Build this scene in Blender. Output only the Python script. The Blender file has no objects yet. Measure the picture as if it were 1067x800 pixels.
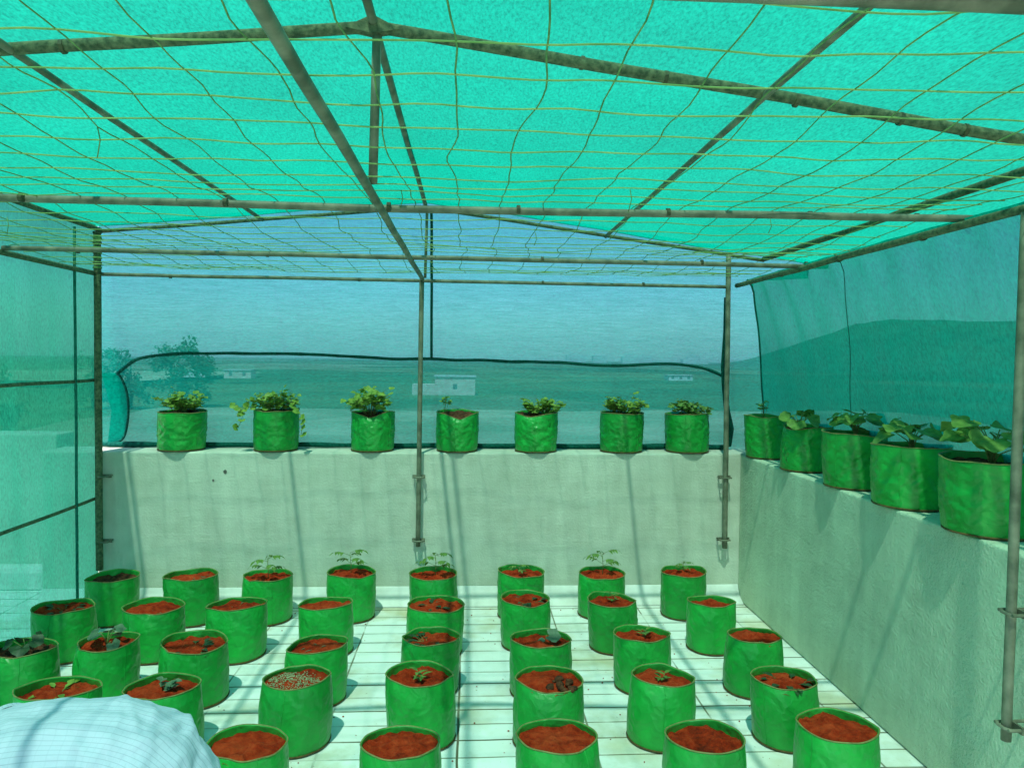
import bpy, math, random
from mathutils import Vector, Matrix, noise
R = math.radians
C = bpy.context.scene.collection
scene = bpy.context.scene
random.seed(7)

# ------------------------------------------------------------------ helpers
class MB:
    """collects vertices and faces, then links them as ONE mesh object"""
    def __init__(s): s.v = []; s.f = []; s.uv = {}
    def add(s, vs, fs):
        o = len(s.v); s.v += [tuple(p) for p in vs]; s.f += [tuple(o + i for i in f) for f in fs]
    def box(s, x0, x1, y0, y1, z0, z1):
        s.add([(x0,y0,z0),(x1,y0,z0),(x1,y1,z0),(x0,y1,z0),(x0,y0,z1),(x1,y0,z1),(x1,y1,z1),(x0,y1,z1)],
              [(3,2,1,0),(4,5,6,7),(0,1,5,4),(1,2,6,5),(2,3,7,6),(3,0,4,7)])
    def tube(s, pts, r, n=8, caps=True, closed=False):
        pts = [Vector(p) for p in pts]; m = len(pts); rr = r if isinstance(r, (list, tuple)) else [r]*m
        vs = []; fs = []
        t0 = (pts[1]-pts[0]).normalized()
        up = Vector((0,0,1)) if abs(t0.z) < .9 else Vector((1,0,0))
        a = t0.cross(up).normalized()
        for i, p in enumerate(pts):
            if closed: t = pts[(i+1) % m]-pts[i-1]
            else: t = pts[min(i+1,m-1)]-pts[max(i-1,0)]
            t.normalize()
            a = (a - t*a.dot(t))
            if a.length < 1e-6: a = t.orthogonal()
            a.normalize(); b = t.cross(a)
            for k in range(n):
                an = 2*math.pi*k/n
                vs.append(p + (a*math.cos(an)+b*math.sin(an))*rr[i])
        for i in range(m if closed else m-1):
            j = (i+1) % m
            for k in range(n):
                l = (k+1) % n
                fs.append((i*n+k, i*n+l, j*n+l, j*n+k))
        if caps and not closed:
            fs.append(tuple(range(n-1,-1,-1))); fs.append(tuple((m-1)*n+k for k in range(n)))
        s.add(vs, fs)
    def grid(s, fn, nu, nv, uvs=False):
        o = len(s.v)
        for i in range(nu+1):
            for j in range(nv+1):
                s.v.append(tuple(fn(i/nu, j/nv)))
        for i in range(nu):
            for j in range(nv):
                a = o+i*(nv+1)+j
                s.f.append((a, a+nv+1, a+nv+2, a+1))
    def build(s, name, mat, parent=None, smooth=False, loc=(0,0,0)):
        me = bpy.data.meshes.new(name); me.from_pydata(s.v, [], s.f); me.update()
        if smooth:
            me.polygons.foreach_set('use_smooth', [True]*len(me.polygons))
        o = bpy.data.objects.new(name, me); C.objects.link(o)
        if mat: me.materials.append(mat)
        if parent: o.parent = parent
        o.location = loc
        return o

def tag(o, label=None, cat=None, group=None, kind=None):
    if label: o['label'] = label
    if cat: o['category'] = cat
    if group: o['group'] = group
    if kind: o['kind'] = kind
    return o

def thing(name, label, cat, loc=(0,0,0), group=None):
    o = bpy.data.objects.new(name, None); C.objects.link(o); o.location = loc; o.empty_display_size = .1
    return tag(o, label, cat, group)

# ------------------------------------------------------------------ materials
def newmat(name):
    m = bpy.data.materials.new(name); m.use_nodes = True
    nt = m.node_tree; nt.nodes.clear()
    out = nt.nodes.new('ShaderNodeOutputMaterial')
    return m, nt, out
def N(nt, t, **kw):
    n = nt.nodes.new(t)
    for k, v in kw.items():
        if k.startswith('i_'): n.inputs[k[2:].replace('_', ' ')].default_value = v
        else: setattr(n, k, v)
    return n
def ramp(nt, stops, src):
    n = nt.nodes.new('ShaderNodeValToRGB'); cr = n.color_ramp
    while len(cr.elements) < len(stops): cr.elements.new(.5)
    for e, (p, c) in zip(cr.elements, stops): e.position = p; e.color = c if len(c) == 4 else (*c, 1)
    nt.links.new(src, n.inputs[0]); return n
def coords(nt, scale=(1,1,1), kind='Object'):
    tc = nt.nodes.new('ShaderNodeTexCoord'); mp = nt.nodes.new('ShaderNodeMapping')
    mp.inputs['Scale'].default_value = scale
    nt.links.new(tc.outputs[kind], mp.inputs[0]); return mp.outputs[0]
def geo(nt, scale=(1,1,1)):
    g = nt.nodes.new('ShaderNodeNewGeometry'); mp = nt.nodes.new('ShaderNodeMapping')
    mp.inputs['Scale'].default_value = scale
    nt.links.new(g.outputs['Position'], mp.inputs[0]); return mp.outputs[0]
def noise_n(nt, vec, scale, detail=4, rough=.55):
    n = N(nt, 'ShaderNodeTexNoise', i_Scale=scale, i_Detail=detail, i_Roughness=rough)
    nt.links.new(vec, n.inputs['Vector']); return n
def principled(nt, out, rough=.6, spec=.4, metal=0):
    p = nt.nodes.new('ShaderNodeBsdfPrincipled')
    p.inputs['Roughness'].default_value = rough; p.inputs['Specular IOR Level'].default_value = spec
    p.inputs['Metallic'].default_value = metal
    nt.links.new(p.outputs[0], out.inputs[0]); return p
def bump(nt, p, h, strength=.3, dist=.01, prev=None):
    b = N(nt, 'ShaderNodeBump', i_Strength=strength, i_Distance=dist)
    nt.links.new(h, b.inputs['Height'])
    if prev: nt.links.new(prev.outputs[0], b.inputs['Normal'])
    if p: nt.links.new(b.outputs[0], p.inputs['Normal'])
    return b
def two_tone(name, c0, c1, scale, rough=.7, spec=.3, bstr=.3, bdist=.005, lo=.35, hi=.65, bscale=None, metal=0, use_geo=False):
    m, nt, out = newmat(name); p = principled(nt, out, rough, spec, metal)
    v = geo(nt) if use_geo else coords(nt)
    n = noise_n(nt, v, scale, 5)
    r = ramp(nt, [(lo, c0), (hi, c1)], n.outputs[0])
    nt.links.new(r.outputs[0], p.inputs['Base Color'])
    n2 = noise_n(nt, v, bscale or scale*4, 4)
    bump(nt, p, n2.outputs[0], bstr, bdist)
    return m

def net_mat(name, thread, T0, power, streak, tint=(1,1,1), var=.25, transl=.5):
    """knitted shade cloth: open when seen square on, closing as the view gets shallow"""
    m, nt, out = newmat(name)
    lw = N(nt, 'ShaderNodeLayerWeight', i_Blend=.5)
    inv = N(nt, 'ShaderNodeMath', operation='SUBTRACT'); inv.inputs[0].default_value = 1
    nt.links.new(lw.outputs['Facing'], inv.inputs[1])
    pw = N(nt, 'ShaderNodeMath', operation='POWER'); pw.inputs[1].default_value = power
    nt.links.new(inv.outputs[0], pw.inputs[0])
    v = coords(nt, streak); n = noise_n(nt, v, 1.0, 2, .6)
    v2 = coords(nt, (1.1,1.1,1.1)); n2 = noise_n(nt, v2, 1.3, 3)
    v3 = coords(nt, tuple(s*.0+170 for s in streak)); n3 = noise_n(nt, v3, 1.0, 1)
    s1 = N(nt, 'ShaderNodeMath', operation='ADD'); nt.links.new(n.outputs[0], s1.inputs[0]); nt.links.new(n3.outputs[0], s1.inputs[1])
    mr = N(nt, 'ShaderNodeMapRange'); mr.inputs['From Min'].default_value = .6; mr.inputs['From Max'].default_value = 1.4
    mr.inputs['To Min'].default_value = T0*(1-var); mr.inputs['To Max'].default_value = T0*(1+var)
    nt.links.new(s1.outputs[0], mr.inputs['Value'])
    mu = N(nt, 'ShaderNodeMath', operation='MULTIPLY', use_clamp=True)
    nt.links.new(pw.outputs[0], mu.inputs[0]); nt.links.new(mr.outputs[0], mu.inputs[1])
    tr = N(nt, 'ShaderNodeBsdfTransparent'); tr.inputs[0].default_value = (*tint, 1)
    df = N(nt, 'ShaderNodeBsdfDiffuse'); tl = N(nt, 'ShaderNodeBsdfTranslucent')
    hs = ramp(nt, [(.3, tuple(c*.88 for c in thread)), (.7, tuple(min(1, c*1.1) for c in thread))], n2.outputs[0])
    gv = coords(nt, tuple(max(45, min(150, q*1.0)) if q > 30 else 45 for q in streak)); gn = noise_n(nt, gv, 1.0, 2, .75)
    gr = ramp(nt, [(.32, (.62,.70,.72)), (.5, (1,1,1)), (.68, (1.32,1.24,1.24))], gn.outputs[0])
    gm = N(nt, 'ShaderNodeMix', data_type='RGBA', blend_type='MULTIPLY'); gm.inputs[0].default_value = 1.0
    nt.links.new(hs.outputs[0], gm.inputs[6]); nt.links.new(gr.outputs[0], gm.inputs[7])
    for b in (df, tl): nt.links.new(gm.outputs[2], b.inputs[0])
    mx = N(nt, 'ShaderNodeMixShader'); mx.inputs[0].default_value = transl
    nt.links.new(df.outputs[0], mx.inputs[1]); nt.links.new(tl.outputs[0], mx.inputs[2])
    fin = N(nt, 'ShaderNodeMixShader'); nt.links.new(mu.outputs[0], fin.inputs[0])
    nt.links.new(mx.outputs[0], fin.inputs[1]); nt.links.new(tr.outputs[0], fin.inputs[2])
    nt.links.new(fin.outputs[0], out.inputs[0])
    return m

M = {}
TH = (.0, .55, .40)
M['roof_net'] = net_mat('roof_net_cloth', (.0, .28, .176), .40, 1.8, (120, 46, 60), (.63, 1.0, .83), .2, .62)
M['back_net'] = net_mat('back_net_cloth', (.0, .285, .215), .28, 1.0, (7, 7, 120), (.38, .84, 1.0), .34)
M['side_net'] = net_mat('side_net_cloth', (.016, .295, .175), .23, .9, (7, 90, 7), (.34, .90, .86), .25)
M['right_net'] = net_mat('right_net_cloth', (.0, .335, .225), .17, .8, (7, 90, 7), (.30, .86, .95), .25)
M['dark_net'] = two_tone('gathered_net', (.0,.05,.04), (.005,.11,.08), 60, .9, .1, .6, .01)
M['soft_cord'] = two_tone('green_cord', (.01,.12,.09), (.02,.2,.15), 60, .9, .1, .4, .004)
M['pipe'] = two_tone('weathered_steel_pipe', (.085,.095,.06), (.24,.235,.165), 14, .55, .4, .3, .002, .35, .7, 120)
M['wrapped'] = two_tone('net_sleeved_pipe', (.05,.08,.045), (.17,.20,.11), 50, .8, .2, .6, .006)
M['string'] = two_tone('trellis_string', (.08,.21,.07), (.20,.33,.11), 30, .7, .2, .1, .001)
M['lit_string'] = two_tone('lit_trellis_string', (.15,.30,.09), (.31,.45,.15), 12, .7, .2, .1, .001)  # same string in a lighter tone: light on the cross strings painted in
M['tie'] = two_tone('tie_wire', (.03,.04,.02), (.1,.1,.05), 40, .6, .3, .1, .001)

# plaster walls
def plaster(name, base, dark, bs):
    m, nt, out = newmat(name); p = principled(nt, out, .92, .15)
    v = geo(nt)
    n1 = noise_n(nt, v, 1.1, 6, .62); n2 = noise_n(nt, v, 9, 5)
    mixf = N(nt, 'ShaderNodeMath', operation='MULTIPLY_ADD'); mixf.inputs[1].default_value = .45
    nt.links.new(n2.outputs[0], mixf.inputs[0])
    mm = N(nt, 'ShaderNodeMath', operation='MULTIPLY'); mm.inputs[1].default_value = .55; nt.links.new(n1.outputs[0], mm.inputs[0])
    nt.links.new(mm.outputs[0], mixf.inputs[2])
    r = ramp(nt, [(.36, dark), (.56, base), (.7, tuple(min(1, c*1.12) for c in base))], mixf.outputs[0])
    # streaks of run-off
    vs = geo(nt, (7, 7, .5)); n3 = noise_n(nt, vs, 1, 4)
    r3 = ramp(nt, [(.45, (.86,.86,.86)), (.62, (1,1,1))], n3.outputs[0])
    mx = N(nt, 'ShaderNodeMix', data_type='RGBA', blend_type='MULTIPLY'); mx.inputs[0].default_value = .7
    nt.links.new(r.outputs[0], mx.inputs[6]); nt.links.new(r3.outputs[0], mx.inputs[7])
    nt.links.new(mx.outputs[2], p.inputs['Base Color'])
    f = noise_n(nt, v, 70, 4, .6); b1 = bump(nt, None, f.outputs[0], bs, .012)
    vd = geo(nt, (3, 14, 30)); f2 = noise_n(nt, vd, 1, 3); bump(nt, p, f2.outputs[0], bs*.6, .012, b1)
    return m
M['plaster'] = plaster('cement_plaster', (.62,.64,.53), (.51,.535,.43), .28)
M['rough_plaster'] = plaster('rough_sand_plaster', (.57,.66,.49), (.46,.54,.40), .9)
M['chip'] = two_tone('chipped_plaster', (.10,.10,.085), (.18,.175,.15), 60, .95, .1, .5, .004)
M['coving'] = two_tone('lime_coving', (.62,.62,.57), (.78,.78,.74), 6, .9, .2, .3, .004, use_geo=True)

def floor_mat():
    m, nt, out = newmat('white_roof_tiles'); p = principled(nt, out, .75, .25)
    v = geo(nt)
    n = noise_n(nt, v, 2.3, 6, .65)
    base = ramp(nt, [(.33, (.62,.61,.50)), (.48, (.80,.80,.77)), (.7, (.88,.89,.88))], n.outputs[0])
    # stains in brown around the bags
    n2 = noise_n(nt, v, 1.35, 4, .6); st = ramp(nt, [(.52, (0,0,0)), (.68, (1,1,1))], n2.outputs[0])
    mx = N(nt, 'ShaderNodeMix', data_type='RGBA'); nt.links.new(st.outputs[0], mx.inputs[0])
    nt.links.new(base.outputs[0], mx.inputs[6]); mx.inputs[7].default_value = (.58,.53,.36,1)
    # specks
    n4 = noise_n(nt, v, 45, 2); sp = ramp(nt, [(.69, (1,1,1)), (.75, (.55,.5,.4))], n4.outputs[0])
    m2 = N(nt, 'ShaderNodeMix', data_type='RGBA', blend_type='MULTIPLY'); m2.inputs[0].default_value = .8
    nt.links.new(mx.outputs[2], m2.inputs[6]); nt.links.new(sp.outputs[0], m2.inputs[7])
    # long shallow tiles with dirty joints
    vw = geo(nt); wn = noise_n(nt, vw, 3, 2)
    off = N(nt, 'ShaderNodeMix', data_type='RGBA', blend_type='ADD'); off.inputs[0].default_value = .012
    nt.links.new(vw, off.inputs[6]); nt.links.new(wn.outputs['Color'], off.inputs[7])
    mp = nt.nodes.new('ShaderNodeMapping'); mp.inputs['Location'].default_value = (.03, .19, 0)
    nt.links.new(off.outputs[2], mp.inputs[0])
    br = N(nt, 'ShaderNodeTexBrick', offset=0.0, squash=1.0)
    br.inputs['Scale'].default_value = 1; br.inputs['Mortar Size'].default_value = .0055; br.inputs['Mortar Smooth'].default_value = .35
    br.inputs['Brick Width'].default_value = .6; br.inputs['Row Height'].default_value = .145
    br.inputs['Color1'].default_value = (1,1,1,1); br.inputs['Color2'].default_value = (.90,.90,.88,1); br.inputs['Mortar'].default_value = (.30,.29,.22,1)
    nt.links.new(mp.outputs[0], br.inputs['Vector'])
    b2_ = N(nt, 'ShaderNodeTexBrick', offset=0.0, squash=1.0)
    for k_, v_ in (('Scale', 1), ('Mortar Size', .007), ('Mortar Smooth', .3), ('Brick Width', 30.), ('Row Height', .29), ('Color1', (1,1,1,1)), ('Color2', (1,1,1,1)), ('Mortar', (.30,.28,.19,1))): b2_.inputs[k_].default_value = v_
    nt.links.new(mp.outputs[0], b2_.inputs['Vector'])
    jn = noise_n(nt, v, 4, 3); jr = ramp(nt, [(.38, (.25,.25,.25)), (.52, (1,1,1))], jn.outputs[0])
    m3 = N(nt, 'ShaderNodeMix', data_type='RGBA', blend_type='MULTIPLY'); nt.links.new(jr.outputs[0], m3.inputs[0])
    nt.links.new(m2.outputs[2], m3.inputs[6]); nt.links.new(br.outputs[0], m3.inputs[7])
    m4 = N(nt, 'ShaderNodeMix', data_type='RGBA', blend_type='MULTIPLY'); m4.inputs[0].default_value = .8
    nt.links.new(m3.outputs[2], m4.inputs[6]); nt.links.new(b2_.outputs[0], m4.inputs[7])
    nt.links.new(m4.outputs[2], p.inputs['Base Color'])
    f = noise_n(nt, v, 60, 3); b1 = bump(nt, None, f.outputs[0], .2, .004); 
    iv = N(nt, 'ShaderNodeMath', operation='SUBTRACT'); iv.inputs[0].default_value = 1; nt.links.new(br.outputs['Fac'], iv.inputs[1])
    bump(nt, p, iv.outputs[0], .4, .004, b1)
    return m
M['floor'] = floor_mat()

def bag_mat():
    m, nt, out = newmat('woven_green_bag'); p = principled(nt, out, .38, .45)
    v = coords(nt); n = noise_n(nt, v, 7, 4)
    oi = nt.nodes.new('ShaderNodeObjectInfo')
    r = ramp(nt, [(.3, (.006,.235,.028)), (.7, (.014,.38,.050))], n.outputs[0])
    hs = N(nt, 'ShaderNodeHueSaturation'); mr = N(nt, 'ShaderNodeMapRange'); mr.inputs['To Min'].default_value = .85; mr.inputs['To Max'].default_value = 1.15
    nt.links.new(oi.outputs['Random'], mr.inputs['Value']); nt.links.new(mr.outputs[0], hs.inputs['Value'])
    nt.links.new(r.outputs[0], hs.inputs['Color']); 
    # dust near the foot and smears
    v2 = coords(nt, (9,9,2.5)); n2 = noise_n(nt, v2, 1, 5, .6); d = ramp(nt, [(.60, (0,0,0)), (.85, (.35,.35,.35))], n2.outputs[0])
    mx = N(nt, 'ShaderNodeMix', data_type='RGBA'); nt.links.new(d.outputs[0], mx.inputs[0]); nt.links.new(hs.outputs[0], mx.inputs[6]); mx.inputs[7].default_value = (.12,.30,.13,1)
    nt.links.new(mx.outputs[2], p.inputs['Base Color'])
    rr = ramp(nt, [(.3, (.32,)*3), (.75, (.5,)*3)], n2.outputs[0]); nt.links.new(rr.outputs[0], p.inputs['Roughness'])
    # weave + crinkle
    w = N(nt, 'ShaderNodeTexChecker', i_Scale=330.0); nt.links.new(v, w.inputs[0]); b0 = bump(nt, None, w.outputs['Fac'], .08, .001)
    dn = noise_n(nt, v, 11, 2); ad = N(nt, 'ShaderNodeMix', data_type='RGBA', blend_type='ADD'); ad.inputs[0].default_value = .12
    nt.links.new(v, ad.inputs[6]); nt.links.new(dn.outputs['Color'], ad.inputs[7])
    prev = b0
    for sc, st, dd in ((11.0, .50, .015), (25.0, .42, .008)):
        vo = N(nt, 'ShaderNodeTexVoronoi', feature='F1', i_Scale=sc); nt.links.new(ad.outputs[2], vo.inputs['Vector'])
        prev = bump(nt, None, vo.outputs['Distance'], st, dd, prev)
    n5 = noise_n(nt, v, 60, 3); bump(nt, p, n5.outputs[0], .25, .003, prev)
    return m
M['bag'] = bag_mat()
M['binding'] = two_tone('rim_tape', (.15,.16,.05), (.26,.25,.09), 40, .7, .2, .3, .002)
M['base_binding'] = two_tone('base_tape', (.06,.045,.015), (.14,.09,.03), 40, .7, .2, .3, .002)
def soil_mat():
    m, nt, out = newmat('red_soil'); p = principled(nt, out, .95, .1)
    v = geo(nt); n = noise_n(nt, v, 22, 6, .7); n2 = noise_n(nt, v, 4, 3)
    a = N(nt, 'ShaderNodeMath', operation='MULTIPLY_ADD'); a.inputs[1].default_value = .6; nt.links.new(n.outputs[0], a.inputs[0])
    b = N(nt, 'ShaderNodeMath', operation='MULTIPLY'); b.inputs[1].default_value = .4; nt.links.new(n2.outputs[0], b.inputs[0]); nt.links.new(b.outputs[0], a.inputs[2])
    r = ramp(nt, [(.36, (.14,.013,.004)), (.48, (.38,.028,.006)), (.66, (.60,.075,.02))], a.outputs[0])
    nt.links.new(r.outputs[0], p.inputs['Base Color'])
    f = noise_n(nt, v, 90, 5, .7); b1 = bump(nt, None, f.outputs[0], .8, .012); bump(nt, p, n.outputs[0], .7, .03, b1)
    return m
M['soil'] = soil_mat()
M['dark_soil'] = two_tone('damp_compost', (.05,.022,.012), (.16,.06,.03), 30, .95, .1, .8, .02)
M['granule'] = two_tone('seed_granules', (.16,.20,.09), (.42,.46,.26), 120, .7, .3, .2, .002)
def leaf_mat(name, c0, c1, rough=.5):
    m, nt, out = newmat(name); p = principled(nt, out, rough, .35)
    v = geo(nt); n = noise_n(nt, v, 38, 3); r = ramp(nt, [(.3, c0), (.7, c1)], n.outputs[0])
    nt.links.new(r.outputs[0], p.inputs['Base Color'])
    tl = N(nt, 'ShaderNodeBsdfTranslucent'); nt.links.new(r.outputs[0], tl.inputs[0])
    mx = N(nt, 'ShaderNodeMixShader'); mx.inputs[0].default_value = .3
    nt.links.new(p.outputs[0], mx.inputs[1]); nt.links.new(tl.outputs[0], mx.inputs[2]); nt.links.new(mx.outputs[0], out.inputs[0])
    bump(nt, p, n.outputs[0], .3, .004)
    return m
M['leaf_light'] = leaf_mat('light_leaf', (.12,.25,.03), (.32,.46,.08))
M['leaf_mid'] = leaf_mat('mid_leaf', (.07,.17,.028), (.20,.34,.07))
M['leaf_broad'] = leaf_mat('broad_leaf', (.08,.20,.03), (.20,.36,.075), .45)
M['leaf_dark'] = leaf_mat('dark_leaf', (.018,.055,.022), (.05,.11,.04))
M['leaf_grey'] = leaf_mat('grey_leaf', (.07,.15,.08), (.16,.26,.15))
M['stem'] = two_tone('green_stem', (.08,.14,.03), (.2,.25,.08), 50, .6, .2, .1, .001)

# ------------------------------------------------------------------ measured place (metres; camera stands at x=0 y=0)
XL, XR, YB = -2.50, 1.93, 5.20      # left net, inner face of right wall, inner face of back wall
WT, WH = .30, 1.04                  # parapet thickness and height
TIE = 2.235
LD = Vector((.115, .45, -1)).normalized()   # the way the sunlight travels

# ------------------------------------------------------------------ terrace
b = MB(); b.box(-9, XR+WT, -4, 9.0, -9, 0)
b2 = b.build('terrace_floor', M['floor']); tag(b2, 'white tiled roof terrace floor with dirty joints', 'floor', kind='structure')

def wall_mesh(x0, x1, y0, y1, z1, nx, ny, amp=.004):
    """box with a slightly uneven top arris and faces"""
    b = MB(); b.box(x0, x1, y0, y1, 0.002, z1); return b
def bevel(o, w=.012, seg=3):
    md = o.modifiers.new('bevel', 'BEVEL'); md.width = w; md.segments = seg; md.limit_method = 'ANGLE'
bw = thing('parapet_wall', 'pale plastered parapet wall closing the back of the terrace, bags along its top', 'wall', (-.4, YB+WT/2, 0))
def rel(mbuilder, root):
    l = root.location
    mbuilder.v = [(x-l.x, y-l.y, z-l.z) for x, y, z in mbuilder.v]; return mbuilder
o = rel(wall_mesh(-2.88, XR+WT, YB, YB+WT, WH, 1, 1), bw).build('wall_body', M['plaster'], bw); bevel(o)
cv = MB()
prof = [(0,.105),(.006,.10),(.02,.075),(.045,.045),(.08,.022),(.115,.008),(.13,.0015)]
xs = [-2.88 + i*(XR+2.88-.002)/60 for i in range(61)]
cv.grid(lambda u, v: (xs[round(u*60)], YB-.001-prof[round(v*6)][0]-.004*noise.noise((xs[round(u*60)]*3, 1, 0)), prof[round(v*6)][1]+.002+.006*noise.noise((xs[round(u*60)]*2.2, 5, 0))*(1 if 0 < round(v*6) < 6 else .3)), 60, 6)
rel(cv, bw).build('coving', M['coving'], bw, True)

for (cx, cz, cr) in ((-1.66,.905,.012),(-1.74,.845,.007)):
    c_ = MB(); ring = [(cx+cr*(1+.4*noise.noise((k*2.1,cx*9,0)))*math.cos(k*math.pi/6), YB-.0025, cz+cr*1.2*(1+.4*noise.noise((k*1.7,cz*9,4)))*math.sin(k*math.pi/6)) for k in range(12)]
    c_.add(ring+[(p[0], YB+.004, p[2]) for p in ring], [tuple(range(12))]+[(k, k+12, (k+1) % 12+12, (k+1) % 12) for k in range(12)])
    rel(c_, bw).build('chip_mark', M['chip'], bw)
rw = thing('parapet_wall', 'rough sand-plastered side parapet wall along the right of the bags', 'wall', (XR+WT/2, 1.5, 0))
o = rel(wall_mesh(XR, XR+WT, -4, YB-.004, WH-.003, 1, 1), rw).build('wall_body', M['rough_plaster'], rw); bevel(o)

ow = thing('parapet_wall', 'low outer parapet with a kerb seen through the left net', 'wall', (-6, 5.9, 0))
ob_ = MB(); ob_.box(-8.9, -3.06, 5.735, 5.99, .003, 1.10); o = rel(ob_, ow).build('wall_body', M['plaster'], ow); bevel(o)
ob_ = MB(); ob_.box(-8.9, -3.03, 5.50, 5.733, .003, .135); o = rel(ob_, ow).build('kerb', M['coving'], ow); bevel(o)

# ------------------------------------------------------------------ steel frame
fr = thing('shade_frame', 'weathered steel pipe frame with pitched trusses holding up the green nets', 'frame', (XL, YB, 0))
def fpart(name, pts, r, mat='pipe', n=12, wob=0):
    b = MB()
    if wob:
        q = []
        for a, c in zip(pts[:-1], pts[1:]):
            a = Vector(a); c = Vector(c); k = max(2, int((c-a).length/.12))
            for i in range(k):
                p = a.lerp(c, i/k); q.append(p + Vector(noise.noise_vector(p*1.7))*wob)
        q.append(Vector(pts[-1])); pts = q
    b.tube(pts, r, n); return rel(b, fr).build(name, M[mat], fr, True)
RID = (-.31, 2.75); EL = (-2.48, 2.53); ER = (2.07, 2.42)
XM = -.325; XRP = 1.80; XLOW = 1.86
YF0 = -1.6
def rz(x):   # underside of roof cloth at x
    if x <= RID[0]: return EL[1] + (x-EL[0])*(RID[1]-EL[1])/(RID[0]-EL[0])
    return RID[1] + (x-RID[0])*(ER[1]-RID[1])/(ER[0]-RID[0])
# longitudinal pipes
fpart('long_pipe', [(XM, YF0, TIE), (XM, YB-.03, TIE)], .0145, wob=.004)
fpart('long_pipe', [(XL+.01, YF0, TIE+.01), (XL+.01, YB-.05, TIE)], .016, 'wrapped', wob=.005)
fpart('long_pipe', [(XLOW, YF0, TIE-.02), (XLOW, YB-.05, TIE-.01)], .016, 'wrapped', wob=.005)
fpart('ridge_pipe', [(RID[0], YF0, RID[1]-.01), (RID[0], YB, RID[1]-.005)], .0145, wob=.003)
fpart('purlin', [(-1.39, YF0, rz(-1.39)-.02), (-1.41, YB, rz(-1.39)-.02)], .0125, wob=.003)
fpart('purlin', [(.955, YF0, rz(.955)-.02), (.94, YB, rz(.955)-.02)], .0125, wob=.003)
fpart('eave_pipe', [(EL[0], YF0, EL[1]), (EL[0], YB, EL[1])], .016, 'wrapped', wob=.004)
fpart('eave_pipe', [(ER[0], YF0, ER[1]), (ER[0], YB, ER[1])], .018, 'wrapped', wob=.004)
# trusses
for y, w in ((YF0+.2, 1), (2.4, 1), (YB, 0)):
    r = .0185 if w else .0125
    for e in (EL, ER):
        fpart('rafter', [(RID[0], y, RID[1]-.02), (e[0], y, e[1]-.01)], r, 'wrapped', wob=.007 if w else .004)
    fpart('king_post', [(RID[0]+.012, y+.005, RID[1]-.03), (XM+.016, y+.005, TIE+.012)], .0145 if w else .010)
    if w:   # gusset collar where the rafters meet
        b = MB(); b.add([(RID[0]-.085,y-.019,RID[1]-.03),(RID[0],y-.019,RID[1]+.012),(RID[0]+.085,y-.019,RID[1]-.03),(RID[0],y-.019,RID[1]-.045),
                         (RID[0]-.085,y+.019,RID[1]-.03),(RID[0],y+.019,RID[1]+.012),(RID[0]+.085,y+.019,RID[1]-.03),(RID[0],y+.019,RID[1]-.045)],
                        [(0,1,2,3),(7,6,5,4),(0,4,5,1),(1,5,6,2),(2,6,7,3),(3,7,4,0)])
        rel(b, fr).build('gusset', M['wrapped'], fr)
# cross pipes at tie level
fpart('tie_beam', [(XL+.02, 1.10, TIE+.020), (2.08, 1.122, TIE+.012)], .0165, wob=.003)
fpart('tie_beam', [(XL+.02, 2.83, TIE+.03), (XM, 2.86, TIE+.022), (1.93, 2.80, TIE+.022)], .0145, wob=.004)
fpart('tie_beam', [(XL+.02, 4.15, TIE+.022), (2.03, 4.17, TIE+.006)], .0135, wob=.004)
fpart('tie_beam', [(XL+.04, YB-.05, TIE-.005), (XRP, YB-.05, TIE-.02)], .012, wob=.003)
# posts
fpart('post', [(XL+.03, YB-.06, .25), (XL+.025, YB-.05, EL[1]-.02)], .023, 'wrapped', wob=.003)
fpart('post', [(-.342, YB-.055, .40), (-.328, YB-.05, TIE-.012)], .0165, wob=.002)
fpart('post', [(1.81, YB-.055, .38), (1.798, YB-.05, rz(1.8)-.02)], .018, wob=.003)
fpart('post', [(1.835, 2.405, .42), (1.845, 2.405, TIE-.03)], .0165, wob=.002)
fpart('post', [(XL+.03, 2.4, .002), (XL+.025, 2.4, EL[1]-.02)], .022, 'wrapped', wob=.003)
fpart('post', [(1.845, YF0+.2, .42), (1.845, YF0+.2, TIE-.03)], .019)
fpart('post', [(XL+.03, YF0+.2, .002), (XL+.025, YF0+.2, EL[1]-.02)], .022, 'wrapped')
# rails of the left side
for z in (1.52, .725):
    fpart('side_rail', [(XL-.005, YF0, z), (XL-.0, YB-.06, z+.005)], .0105, 'wrapped', wob=.004)
# brackets bolting the posts to the walls
def clamp(px, y, z, side=None):
    b = MB()
    if side is None:
        b.box(px-.044, px+.044, y+.020, y+.027, z-.012, z+.012)
        for s in (-.034, .034): b.tube([(px+s, y-.022, z), (px+s, YB+.012, z)], .006, 8)
        b.tube([(px-.034, y-.012, z), (px-.018, y-.025, z), (px+.018, y-.025, z), (px+.034, y-.012, z)], .006, 6)
    else:
        b.box(px+.02, px+.028, y-.042, y+.042, z-.013, z+.013)
        for s in (-.033, .033): b.tube([(px-.022, y+s, z), (XR+.012, y+s, z)], .006, 8)
        b.tube([(px-.010, y-.033, z), (px-.024, y-.017, z), (px-.024, y+.017, z), (px-.010, y+.033, z)], .006, 6)
    rel(b, fr).build('wall_clamp', M['pipe'], fr)
for px in (XL+.055, -.34, 1.806):
    for z in (.88, .44): clamp(px, YB-.055, z)
for z in (.47, .86): clamp(1.84, 2.405, z, 1)
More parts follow.
